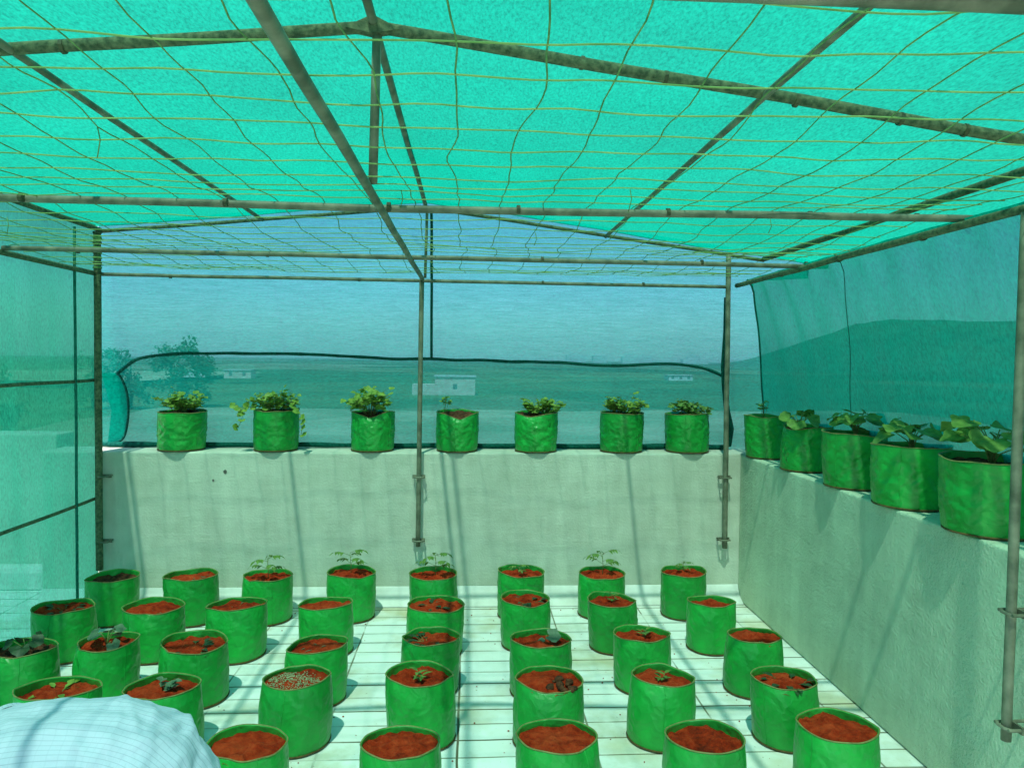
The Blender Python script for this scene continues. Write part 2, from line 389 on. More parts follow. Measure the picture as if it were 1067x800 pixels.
# wire ties and string lashings round the pipes
def lash(p, axis, r, w=.012, mat='tie'):
    b = MB(); a = Vector(axis).normalized(); p = Vector(p)
    b.tube([p-a*w, p+a*w], r, 10); rel(b, fr).build('lashing', M[mat], fr)
for x in (-2.2, -1.62, -.9, XM+.02, .18, .75, 1.3, 1.72): lash((x, 2.84-.012*abs(x), TIE+.026), (1,0,0), .0165, .007)
for x in (-2.0, -.75, .5, 1.2): lash((x, YB-.05, TIE-.012), (1,0,0), .0135, .008)
for x in (-1.25, -.62, .35, .62, 1.05, 1.4, 1.62): lash((x, 2.4, rz(x)-.017), (1, 0, (rz(x+.1)-rz(x-.1))/.2), .0215, .006)
for k in range(9): lash((XL+.027, YB-.052, 2.24+.033*k), (0,0,1), .0275, .006, 'string' if k % 2 else 'tie')
for x in (-2.1, -1.1, .4, 1.3, 1.9): lash((x, 4.16, TIE+.016), (1,0,0), .0155, .007)
for k, (px, py, pz) in enumerate([(-2.46, 4.0, TIE+.005), (1.86, 3.0, TIE-.015), (1.86, 3.7, TIE-.013), (1.86, 4.4, TIE-.012)]): lash((px, py, pz), (0,1,0), .0185, .008)

# ------------------------------------------------------------------ nets
def sag(x, y):
    return .012*noise.noise((x*2.1, y*2.1, 3)) + .02*noise.noise((x*.7, y*.7, 9))
def roof_pt(u, v):
    y = YF0-.1 + v*(YB+.06-YF0+.1)
    x = EL[0]-.10 + u*(2.43-EL[0]+.10)   # overhangs the right eave
    # cloth hangs a little between the trusses
    t = ((y-2.4) % 2.8)/2.8
    h = rz(x)+.028 - .035*math.sin(math.pi*t)**2*max(0, 1-abs(2*((x-XL)/4.6)-1))**.3 + sag(x, y)
    return (x, y, h)
rn = thing('roof_net', 'bright green shade cloth stretched over the pitched roof frame', 'shade net', (0, 2, 2.6))
b = MB(); b.grid(roof_pt, 70, 70); rel(b, rn).build('cloth', M['roof_net'], rn, True)
# back net: from the gable down behind the parapet bags
bn = thing('back_net', 'bluish green shade cloth across the back opening above the parapet', 'shade net', (-.3, YB+.2, 1))
BX0 = -2.645
def back_z(x, v):
    zt = rz(max(EL[0], min(x, 2.62)))+.05
    return zt+(1.02-zt)*v
def back_y(x, z):
    zt = rz(max(EL[0], min(x, 2.62)))+.05; v = (z-zt)/(1.02-zt)
    return YB+.03 + .27*max(0, min(1, v*1.02))**.9 + .02*noise.noise((x*1.3, z*1.1, 2))*math.sin(math.pi*max(0, min(1, v))) + .004*noise.noise((x*6, z*4, 7))
def back_pt(u, v):
    z0 = 2.5+(1.02-2.5)*v      # the right edge stops where the side net begins
    x1 = 2.42 if z0 > 2.31 else 2.03+.205*max(0, min(1, (2.20-z0)/1.15))**.7
    x0 = -2.50-.145*v**.8
    x = x0+u*(x1-x0); z = back_z(x, v)
    if z0 > 2.31 and x > 2.03: z = max(z, 2.295)
    return (x, back_y(x, z), z)
def back_at(x, z, off=0): return (x, back_y(x, z)-off, z)
b = MB(); b.grid(back_pt, 80, 50); rel(b, bn).build('cloth', M['back_net'], bn, True)
# the wavy gathered seam
seam = [(-2.42,1.60),(-2.33,1.66),(-2.18,1.695),(-2.0,1.71),(-1.8,1.712),(-1.5,1.715),(-1.2,1.715),(-.9,1.705),(-.6,1.69),(-.3,1.69),(0,1.685),(.3,1.68),(.6,1.675),(.9,1.66),(1.1,1.655),(1.3,1.67),(1.5,1.672),(1.68,1.65),(1.80,1.615),(1.85,1.59)]
def smooth_path(pts, sub=6):
    out = []
    for i in range(len(pts)-1):
        p0 = pts[max(i-1,0)]; p1 = pts[i]; p2 = pts[i+1]; p3 = pts[min(i+2, len(pts)-1)]
        for k in range(sub):
            t = k/sub
            out.append(tuple(.5*((2*b_)+(-a+c)*t+(2*a-5*b_+4*c-d)*t*t+(-a+3*b_-3*c+d)*t**3) for a, b_, c, d in zip(p0,p1,p2,p3)))
    out.append(pts[-1]); return out
sp = smooth_path(seam)
b = MB(); b.tube([Vector(back_at(x, z+.006*noise.noise((x*5,0,0)), .012)) for x, z in sp], [.010+.005*abs(noise.noise((x*7,2,0))) for x, z in sp], 8)
rel(b, bn).build('gathered_seam', M['dark_net'], bn, True)
b = MB(); sp = smooth_path([(-2.57,1.55),(-2.50,1.545),(-2.42,1.60)]); b.tube([back_at(x, z, .014) for x, z in sp], .011, 8)
rel(b, bn).build('gathered_seam', M['dark_net'], bn, True)
# double flap in the left corner, bound with cord
flap = [(-2.565,1.565),(-2.46,1.565),(-2.42,1.5),(-2.40,1.4),(-2.41,1.25),(-2.45,1.11),(-2.52,1.07),(-2.565,1.07)]
fp = smooth_path(flap, 5)
b = MB(); vs = []
for x, z in fp: vs.append(back_at(x, z, .03))
vs.append(back_at(-2.52, 1.3, .03)); nfp = len(fp)
b.add(vs, [(nfp, i, i+1) for i in range(nfp-1)])
rel(b, bn).build('net_flap', M['right_net'], bn, True)
b = MB(); b.tube([back_at(x, z, .033) for x, z in fp[5:]], .0085, 8); rel(b, bn).build('flap_cord', M['dark_net'], bn, True)
# bottom roll lying at the back of the ledge, and the roll tied to the right post
b = MB(); q = [(-2.6+i*(XR-.03+2.6)/60) for i in range(61)]
b.tube([(x, YB+WT-.055+.012*noise.noise((x*2,1,1)), WH+.022+.006*noise.noise((x*3,5,1))) for x in q], [.018+.006*noise.noise((x*4,8,1)) for x in q], 8)
rel(b, bn).build('bottom_roll', M['dark_net'], bn, True)
b = MB(); b.tube([(1.815,YB+.05,2.15),(1.82,YB+.06,1.9),(1.815,YB+.07,1.66),(1.84,YB+.10,1.5),(1.88,YB+.15,1.33),(1.93,YB+.2,1.2),(1.93,YB+.24,1.07)], [.01,.012,.016,.019,.023,.022,.02], 8)
rel(b, bn).build('side_roll', M['dark_net'], bn, True)
b = MB(); q = [2.74-i*.0525 for i in range(21)]
b.tube([back_at(-.27+.006*noise.noise((0,z*3,2)), z, .012) for z in q], .0095, 8); rel(b, bn).build('cord', M['dark_net'], bn, True)

# left net down to the floor
ln = thing('side_net', 'green shade cloth hanging down to the floor on the left side', 'shade net', (XL, 2, 0))
def left_pt(u, v):
    z = EL[1]+.035+(-.023-EL[1])*v; y = YF0-.1+u*(YB-.006-YF0+.1)
    fold = .018*noise.noise((y*5.5, z*.5, 1))+.008*noise.noise((y*14, z*.8, 3))
    e = max(0, (u-.955)/.045); return (XL-.028*(1-e)-.005*e+(-.03*math.sin(math.pi*v)+fold*min(1, v*3))*(1-e), y, z)
b = MB(); b.grid(left_pt, 160, 40); rel(b, ln).build('cloth', M['side_net'], ln, True)
b = MB(); q = [2.5-i*.1246 for i in range(21)]
b.tube([(XL+.006+.004*noise.noise((0,z*2,1)), 4.90+.012*noise.noise((1,z*1.5,4)), max(.012, z)) for z in q], .009, 8); rel(b, ln).build('cord', M['soft_cord'], ln, True)

# right net, from the lower pipe down behind the side parapet
gn = thing('side_net', 'dark teal shade cloth hanging behind the bags on the right wall, hill beyond', 'shade net', (XR, 2, 1))
def right_pt(u, v):
    yb = 5.02+.50*v**1.25+.05*math.sin(math.pi*v)
    y = YF0+u*(yb-YF0); z = TIE+.02+(.98-TIE)*v
    pull = max(0, 1-v*4)
    scal = .022*abs(math.sin(y*math.pi/.30))*max(0, 1-abs(v-.06)*9)
    x = XLOW+.020+(XR+WT+.012-XLOW-.020)*v**.7 + (.012*noise.noise((y*4.5, z*.6, 2))+.014*noise.noise((y*9, z*.7, 5)))*math.sin(math.pi*min(1, v*1.1+.05)) + scal
    return (x, y, z)
b = MB(); b.grid(right_pt, 170, 44); rel(b, gn).build('cloth', M['right_net'], gn, True)
b = MB(); b.tube([Vector(right_pt(1, i/30))+Vector((-.004,0,0)) for i in range(31)], .0065, 6); rel(b, gn).build('hem_cord', M['soft_cord'], gn, True)
b = MB(); b.tube([Vector(right_pt(.815, i/30))+Vector((-.006,0,0)) for i in range(31)], .0022, 6); rel(b, gn).build('cord', M['soft_cord'], gn, True)

# trellis net lying flat on the tie pipes
tn = thing('trellis_net', 'yellow-green string trellis net stretched flat under the roof cloth', 'string net', (XM, 2, TIE))
b = MB()
def tz(x, y):
    d = min(abs(y-k) for k in (1.2, 2.83, 4.15, YB-.05))
    return TIE+.045-.03*min(1, d/.5)+.020*noise.noise((x*1.5, y*1.5, 6))+.010*noise.noise((x*4.5, y*4.5, 16))
def tw(x, y): return Vector((.045*noise.noise((x*1.2,y*1.6,1))+.022*noise.noise((x*5,y*5,11)), .040*noise.noise((x*1.1,y*1.9,21))+.024*noise.noise((x*3.6,y*5.5,31)), 0))
ys = [-1.456+i*.157 for i in range(43)]; ys = [y for y in ys if y < YB-.03]
xs = [XL+.06+i*.171 for i in range(26)]
for y in ys:
    pts = []
    for i in range(75):
        x = XL+.02+i*(XLOW-XL-.03)/74; p = Vector((x, y, 0)); p += tw(x, y); p.z = tz(x, y); pts.append(p)
    b.tube(pts, .0020, 4, False)
rel(b, tn).build('cross_strings', M['lit_string'], tn, True); b = MB()
for x in xs:
    pts = []
    for i in range(120):
        y = -1.5+i*(YB-.06+1.5)/119; p = Vector((x, y, 0)); p += tw(x, y); p.z = tz(x, y)+.002; pts.append(p)
    b.tube(pts, .0019, 4, False)
rel(b, tn).build('long_strings', M['string'], tn, True)
# loose string ends
for (x, y) in [(-1.55,2.3),(-.25,2.62),(.55,2.5),(1.2,3.0),(-.9,1.9),(1.6,2.1),(.3,3.3),(-1.9,3.2)]:
    p = Vector((x, y, 0)); p += tw(x, y); p.z = tz(x, y)
    b = MB(); b.tube([p, p+Vector((.006,0,-.03)), p+Vector((-.004,.006,-.055-.03*random.random()))], .0016, 4)
    rel(b, tn).build('loose_end', M['string'], tn, True)

# ------------------------------------------------------------------ grow bags
def fbm(p, o=3):
    a = 0; w = 1; p = Vector(p)
    for _ in range(o): a += w*noise.noise(p); p = p*2.03; w *= .5
    return a
def ridge(p): return 1-abs(noise.noise(p))*2
BAGS = []
def grow_bag(loc, D, h, seed, label, group, seam_ang=0., pinch=.5, taper=1.04, crinkle=1., tilt=(0,0), soil='soil', fill=.035, squash=1., dent=None, mound=.012):
    root = thing('grow_bag', label, 'grow bag', loc, group)
    s = seed*7.31; NU = 96; NV = 34
    R0 = D/2; lr = random.Random(seed*31+5); lean = (lr.uniform(-.014,.014), lr.uniform(-.012,.012))
    if dent is None and group.endswith('floor') and lr.random() < .6: dent = (lr.uniform(-2.6,-.5), lr.uniform(.3,.6), lr.uniform(.004,.014))
    def rim_r(th):
        t = th-seam_ang
        a, bb = 1.04, 1.04*squash
        x = a*math.cos(t); y = bb*math.sin(t)*abs(math.sin(t))**(.34*pinch)
        return math.hypot(x, y)*(1-.0), math.atan2(y, x)+seam_ang
    def pos(th, v, inner=0):
        r1, th1 = rim_r(th)
        k = v**2.2
        rb = taper
        # body: round at the foot, pinched at the rim
        px = (1-k)*rb*math.cos(th)+k*r1*math.cos(th1)
        py = (1-k)*rb*math.sin(th)+k*r1*math.sin(th1)
        q = Vector((math.cos(th)*1.3, math.sin(th)*1.3, v*1.8))+Vector((s, s*.3, 0))
        big = fbm(q*1.1, 2)*.024
        cr = crinkle*((ridge(q*2.1+Vector((0,0,v)))-.55)*.022+(ridge(Vector((q.x*3.0+q.z*2.5, q.y*3.0-q.z*2.0, q.z*3)))-.55)*.026+(ridge(Vector((q.x*6-q.z*5, q.y*6+q.z*4, q.z*3+4)))-.55)*.012)*max(0, math.sin(math.pi*min(1, v*.96+.04)))**.6
        bulge = .03*math.sin(math.pi*v)
        f = 1+big+cr+bulge
        if v < .04: f *= .985
        x = px*R0*f+lean[0]*v; y = py*R0*f+lean[1]*v
        z = v*h*(1+.0) + v**3*(.010*fbm(Vector((math.cos(th), math.sin(th), s))*.9, 2)*1.2 + tilt[0]*math.cos(th)+tilt[1]*math.sin(th))
        if dent:
            d = (th-dent[0]+math.pi) % (2*math.pi)-math.pi
            e = math.exp(-(d/dent[1])**2); z -= dent[2]*e*v**4
            x *= 1-.18*e*v**5; y *= 1-.18*e*v**5
        if inner:
            L = math.hypot(x, y); x *= 1-inner/L; y *= 1-inner/L
        return Vector((x, y, z))
    b = MB(); vs = []; rows = []
    vals = [0, .012, .035]+[.035+(1-.035)*i/NV for i in range(1, NV+1)]
    for v in vals: rows.append([pos(2*math.pi*i/NU, v) for i in range(NU)])
    rows[0] = [Vector((p.x*.97, p.y*.97, .002)) for p in rows[0]]
    for v in (1, .985, .95, .9, .84, .76): rows.append([pos(2*math.pi*i/NU, v, .004) for i in range(NU)])
    n = len(rows)
    for r in rows: vs += r
    fs = []
    for j in range(n-1):
        for i in range(NU):
            k = (i+1) % NU; fs.append((j*NU+i, j*NU+k, (j+1)*NU+k, (j+1)*NU+i))
    fs.append(tuple(range(NU-1, -1, -1)))
    b.add(vs, fs); b.build('bag_wall', M['bag'], root, True)
    rim = [pos(2*math.pi*i/NU, 1) for i in range(NU)]
    b = MB(); b.tube([p+Vector((p.x, p.y, 0)).normalized()*.0005 for p in rim], .0027, 6, False, True); b.build('rim_binding', M['binding'], root, True)
    sa_ = lr.uniform(-2.7, -.4)
    b = MB(); b.tube([(lambda p: p+Vector((p.x, p.y, 0)).normalized()*.0006)(pos(sa_+.02*math.sin(i*.4), .02+.97*i/24)) for i in range(25)], .0017, 5); b.build('seam', M['bag'], root, True)
    b = MB(); b.tube([Vector((p.x*1.005, p.y*1.005, .0055)) for p in rows[1]], .0045, 6, False, True); b.build('base_binding', M['base_binding'], root, True)
    # soil
    b = MB(); NR = 14; vs = [Vector((0,0,0))]; fs = []
    vz = 1-fill/h
    edge = [pos(2*math.pi*i/NU, vz, .004) for i in range(NU)]
    def sz(x, y, t): 
        return h-fill+mound*(1-t*t)+.015*fbm(Vector((x*15+s, y*15, s)), 3)+.016*max(0, ridge(Vector((x*13+s, y*13, 2+s)))-.5)
    ctr = sum((e for e in edge), Vector())/NU
    vs[0] = Vector((ctr.x, ctr.y, sz(0, 0, 0)))
    for j in range(1, NR+1):
        t = j/NR
        for e in edge:
            x = ctr.x+(e.x-ctr.x)*t; y = ctr.y+(e.y-ctr.y)*t
            vs.append(Vector((x, y, sz(x, y, t)+(e.z-(h-fill))*t*t)))
    for i in range(NU): fs.append((0, 1+i, 1+(i+1) % NU))
    for j in range(NR-1):
        for i in range(NU):
            k = (i+1) % NU; a = 1+j*NU
            fs.append((a+i, a+NU+i, a+NU+k, a+k))
    b.add(vs, fs); b.build('soil', M[soil], root, True)
    root['_h'] = h-fill+mound*.6
    BAGS.append(root)
    return root

# ---- plants
def leaf(b, p, d, n, L, W, kind='oval', droop=.25, cup=.15):
    d = Vector(d).normalized(); n = Vector(n); n = (n-d*n.dot(d)); n = n.normalized() if n.length > 1e-4 else d.orthogonal().normalized()
    s = d.cross(n)
    if kind == 'oval':
        K = 6; vs = []; fs = []
        for i in range(K+1):
            t = i/K; w = W*(max(0, math.sin(math.pi*t**.8))*.5)+.0006
            c = p+d*(L*t)-n*(droop*L*t*t)
            vs += [c+s*w+n*cup*w, c, c-s*w+n*cup*w]
        for i in range(K):
            a = i*3; fs += [(a, a+3, a+4, a+1), (a+1, a+4, a+5, a+2)]
        b.add(vs, fs)
    else:   # broad lobed leaf
        K = 30; NRG = 4; vs = [p+d*(L*.18)]; fs = []
        w0 = noise.random()*6
        for q in range(1, NRG+1):
            f = q/NRG
            for i in range(K):
                th = 2*math.pi*i/K
                r = .5*(1+.09*math.cos(5*th)+.03*math.cos(11*th+1)); r *= 1-.5*math.exp(-((abs(th-math.pi))/.35)**2)
                x = .18+(math.cos(th)*r+.42-.18)*f; y = math.sin(th)*r*f
                vein = .012*math.cos(5*th)*f
                h2 = cup*(y*y*1.6)-droop*(x*x)*.45+vein+.035*f*f*math.sin(3*th+w0)
                vs.append(p+d*(L*x)+s*(W*y)+n*(L*h2))
        for i in range(K):
            k = (i+1) % K; fs.append((0, 1+i, 1+k))
            for q in range(NRG-1):
                a = 1+q*K; fs.append((a+i, a+K+i, a+K+k, a+k))
        b.add(vs, fs)
def rnd(a, c): return a+(c-a)*random.random()
def plant(bag, kind, label, group, off=(0,0), size=1., mat=None, cat='plant', name='leafy_plant'):
    base = Vector(bag.location)+Vector((off[0], off[1], bag['_h']-.012))
    root = thing(name, label, cat, base, group)
    st = MB(); lf = MB(); Z = Vector((0,0,1))
    if kind == 'tomato':      # thin stem with drooping paired leaflets
        H = .135*size; top = Vector((rnd(-.012,.012), rnd(-.012,.012), H))
        st.tube([Vector((0,0,0)), top*.5+Vector((.004,.002,0)), top], [.0028,.0022,.0016], 6)
        nb = 6
        for i in range(nb):
            an = i*2.4+rnd(0,.8); z = H*(.45+.55*i/(nb-1)); L = rnd(.07,.105)*size
            dd = Vector((math.cos(an), math.sin(an), .42)); a = top*(z/H)
            pts = [a, a+dd*L*.5, a+dd*L*.75+Vector((0,0,-.003)), a+dd*L-Vector((0,0,.018*size))]
            st.tube(pts, [.0014,.0012,.001,.0008], 5)
            for q in (.45, .62, .8):
                c = a.lerp(pts[-1], q)+Vector((0,0,.012*size*math.sin(q*3)))
                for sg in (-1, 1):
                    sd = dd.cross(Z).normalized()*sg
                    leaf(lf, c, sd+dd*.5-Z*.35, Z, rnd(.026,.036)*size, .018*size, 'oval', .4)
            leaf(lf, pts[-1], dd*1-Z*.7, Z, .036*size, .022*size, 'oval', .4)
    elif kind == 'flat':      # low rosette of small leaves lying on the soil
        for i in range(int(9*size)+3):
            an = rnd(0, 6.28); r = rnd(.005, .06); a = Vector((math.cos(an)*r, math.sin(an)*r, .008))
            dd = Vector((math.cos(an), math.sin(an), rnd(.1,.7))); e = a+dd*.025
            st.tube([Vector((a.x*.4, a.y*.4, 0)), a, e], .0012, 5)
            leaf(lf, e, dd+Z*-.2, Z, rnd(.035,.06), rnd(.02,.032), 'oval', .35)
    elif kind == 'sprout':
        for i in range(3):
            an = i*2.1+rnd(0,.6); top = Vector((math.cos(an)*.012, math.sin(an)*.012, rnd(.03,.06)*size))
            st.tube([Vector((math.cos(an)*.006, math.sin(an)*.006, 0)), top*.6, top], [.002,.0016,.0012], 5)
            for k in range(3):
                a2 = an+k*2.1; leaf(lf, top-Z*.006*k, Vector((math.cos(a2), math.sin(a2), .5)), Z, rnd(.028,.045)*size, .016*size, 'oval', .35)
    elif kind == 'broad':     # a few broad lobed leaves on thin stalks
        nb = int(8*size+1)
        for i in range(nb):
            an = i*2*math.pi/nb+rnd(-.4,.4); hh = rnd(.06,.135)*size; rr = rnd(.025,.075)*size
            e = Vector((math.cos(an)*rr, math.sin(an)*rr, hh))
            st.tube([Vector((0,0,0)), Vector((e.x*.25, e.y*.25, hh*.6)), e], [.0035,.0028,.002], 6)
            L = rnd(.065,.10)*min(1.15, size)
            leaf(lf, e, Vector((math.cos(an), math.sin(an), rnd(-.6,.1))), Z+Vector((rnd(-.5,.5), rnd(-.7,.1), 0)), L, L*1.1, 'broad', .3, .2)
    elif kind in ('bush', 'vine', 'bigbush'):
        n = int({'bush': 230, 'vine': 220, 'bigbush': 170}[kind]*min(1.1, size)); H = {'bush': .15, 'vine': .15, 'bigbush': .20}[kind]*size
        ns = 22; tips = []
        for i in range(ns):
            an = rnd(0, 6.28); r = (.02+.125*math.sqrt(random.random()))*min(1.05, size)
            e = Vector((math.cos(an)*r, math.sin(an)*r*.85, H*rnd(.45,1)*(1-.25*r/.13)))
            st.tube([Vector((e.x*.2, e.y*.2, 0)), e*.6+Vector((0,0,.015)), e], [.0022,.0018,.0012], 5); tips.append(e)
        for i in range(n):
            e = tips[i % ns]; c = Vector((e.x*.3, e.y*.3, 0)).lerp(e, rnd(.5,1.1))+Vector((rnd(-.028,.028), rnd(-.03,.025), rnd(-.015,.015)))
            an = rnd(0, 6.28); L = rnd(.028,.05)*(1.3 if kind == 'bigbush' else 1)
            if random.random() < .5: leaf(lf, c, Vector((math.cos(an), math.sin(an), rnd(-.2,.8))), Z+Vector((rnd(-.6,.6), rnd(-1,.3), 0)), L, L*.7, 'oval', .3)
            else: leaf(lf, c, Vector((math.cos(an), math.sin(an), rnd(-.2,.6))), Z+Vector((rnd(-.6,.6), rnd(-1,.3), 0)), L*.95, L, 'broad', .2, .2)
        if kind == 'vine':
            for path in ([(-.05,0,.05),(-.14,-.03,.10),(-.2,-.05,.07),(-.24,-.05,-.0)], [(.05,0,.05),(.13,-.06,.08),(.19,-.1,.02),(.205,-.12,-.06),(.21,-.13,-.14)], [(-.1,-.05,.06),(-.2,-.1,.04),(-.24,-.11,.07)], [(-.05,-.02,.06),(-.17,-.09,.05),(-.2,-.12,-.04),(-.22,-.13,-.10)]):
                pp = [Vector(q) for q in path]; st.tube(pp, .0015, 5)
                for a, c in zip(pp[:-1], pp[1:]):
                    for t in (.4, .9):
                        q = a.lerp(c, t); an = rnd(0, 6.28)
                        leaf(lf, q, Vector((math.cos(an)*.6, -.6, rnd(-.5,.4))), Vector((rnd(-.4,.4), -1, .6)), .05, .05, 'broad', .2, .2)
    elif kind == 'sprig':
        for i in range(4):
            an = rnd(0, 6.28); e = Vector((math.cos(an)*.03, math.sin(an)*.03, rnd(.03,.075)*size))
            st.tube([Vector((0,0,0)), e*.6, e], .0015, 5)
            for k in range(6):
                an2 = rnd(0, 6.28); leaf(lf, e*rnd(.6,1), Vector((math.cos(an2), math.sin(an2), rnd(0,.6))), Z+Vector((0,-.5,0)), rnd(.022,.036), .02, 'oval', .3)
    elif kind == 'grassy':
        for i in range(16):
            an = rnd(0, 6.28); a = Vector((rnd(-.05,.05), rnd(-.05,.05), .004)); dd = Vector((math.cos(an), math.sin(an), rnd(.1,.5)))
            st.tube([a, a+dd*.02, a+dd*.04-Z*.006], [.0016,.0013,.0007], 5)
            leaf(lf, a+dd*.03, dd-Z*.2, Z, rnd(.02,.04), .006, 'oval', .3)
    elif kind == 'single':
        e = Vector((.012, -.004, .055)); st.tube([Vector((0,0,0)), e*.6, e], [.002,.0018,.0015], 6)
        leaf(lf, e, Vector((.9,-.2,-.05)), Z+Vector((0,-.7,0)), .078, .08, 'broad', .2, .2)
        leaf(lf, e*.5, Vector((-.9,-.3,.2)), Z+Vector((0,-.5,0)), .04, .03, 'oval', .3)
    if st.v: st.build('stem', M['stem'], root, True)
    if lf.v: lf.build('foliage', M[mat or 'leaf_mid'], root, True)
    return root

ORD = ['first', 'second', 'third', 'fourth', 'fifth', 'sixth', 'seventh', 'eighth']
ROWN = ['row nearest back wall', 'second row from back wall', 'third row from back wall', 'fourth row from back wall', 'row nearest camera']
ROWS = [
 [(-2.263,4.872,.306),(-1.762,4.868,.325),(-1.288,4.872,.305),(-.759,4.90,.308),(-.215,4.905,.305),(.35,4.90,.300),(.89,4.915,.306),(1.442,4.888,.292)],
 [(-2.257,4.312,.310),(-1.767,4.301,.318),(-1.31,4.29,.322),(-.806,4.328,.296),(-.187,4.296,.318),(.349,4.389,.285),(.869,4.341,.284),(1.442,4.31,.275)],
 [(-2.144,3.715,.296),(-1.784,3.767,.288),(-1.343,3.742,.314),(-.754,3.725,.290),(-.188,3.80,.293),(.379,3.758,.302),(.917,3.81,.288),(1.482,3.754,.262)],
 [(-1.718,3.225,.325),(-1.296,3.249,.303),(-.755,3.299,.285),(-.197,3.312,.298),(.362,3.264,.296),(.875,3.278,.274),(1.442,3.25,.28)],
 [(-.803,2.761,.282),(-.238,2.727,.282),(.356,2.763,.302),(.896,2.722,.288),(1.435,2.784,.296)],
]
# per bag: seam angle, pinch, taper, crinkle, squash, plant kind, plant words
P = {}
P[0] = [(.2,.2,1.0,.5,.95,None,''),(.4,.6,1.0,.8,.9,'grassy','thin pale sprouts'),(.1,.2,1.02,.6,1,'tomato','a feathery seedling'),(.3,.4,1.02,.8,.95,'tomato','a feathery seedling'),
        (.0,.3,1.02,.8,.95,'tomato','a feathery seedling'),(0,.2,1,1.,1,'tomato','a low feathery seedling'),(.2,.3,1,.7,.95,'tomato','a feathery seedling'),(.1,.2,1,1.0,.95,'tomato','a short feathery seedling')]
P[1] = [(.15,.4,1.03,.7,.9,'flat','a low leafy seedling'),(.2,.4,1.0,.7,.9,'grassy','thin pale sprouts'),(.25,.7,1.02,.8,.8,'grassy','dry sprouts'),(.1,.4,1.02,.6,.85,None,''),
        (0,.3,1.02,.8,.9,'flat','a low leafy seedling'),(-.1,.3,1.02,.5,.95,'flat','a low leafy seedling'),(0,.2,1.02,.7,.95,'sprout','a small sprout'),(-.15,.5,1.02,.8,.9,None,'')]
P[2] = [(.1,.3,1.03,.5,.9,'broad','broad dark leaves'),(.3,.3,1.03,.5,.9,'broad','broad grey-green leaves'),(.15,.3,1.02,.6,.92,'flat','a low leafy seedling'),(.35,.8,1.06,.6,.8,'grassy','dry sprouts'),
        (0,.3,1.0,.7,.9,'flat','a low leafy seedling'),(0,.2,1.05,.6,.95,'single','one round leaf'),(-.1,.3,1.02,.8,.95,'sprout','a small sprout'),(-.3,.5,1.14,.6,.85,'grassy','dry sprouts')]
P[3] = [(.25,1.,1.0,.5,.75,'flat','pale wilted leaves'),(.3,.8,1.05,.5,.8,'sprig','a small pale sprig'),(.2,.4,1.10,.3,.9,None,'pale granules'),(.0,.8,1.02,.8,.85,'sprout','an upright sprout'),
        (-.1,.6,1.06,.6,.85,None,'dark clods'),(-.1,.4,1.10,.4,.9,'sprout','a small sprout'),(-.25,.6,1.04,.5,.85,'flat','a low leafy seedling')]
P[4] = [(.15,.5,1.04,.5,.9,None,''),(.2,.4,1.06,.5,.92,None,''),(-.15,.5,1.05,.6,.88,None,''),(-.2,.6,1.05,.5,.9,None,''),(-.2,.7,1.05,.6,.88,None,'')]
HT = [.285,.28,.278,.28,.282]
seed = 1
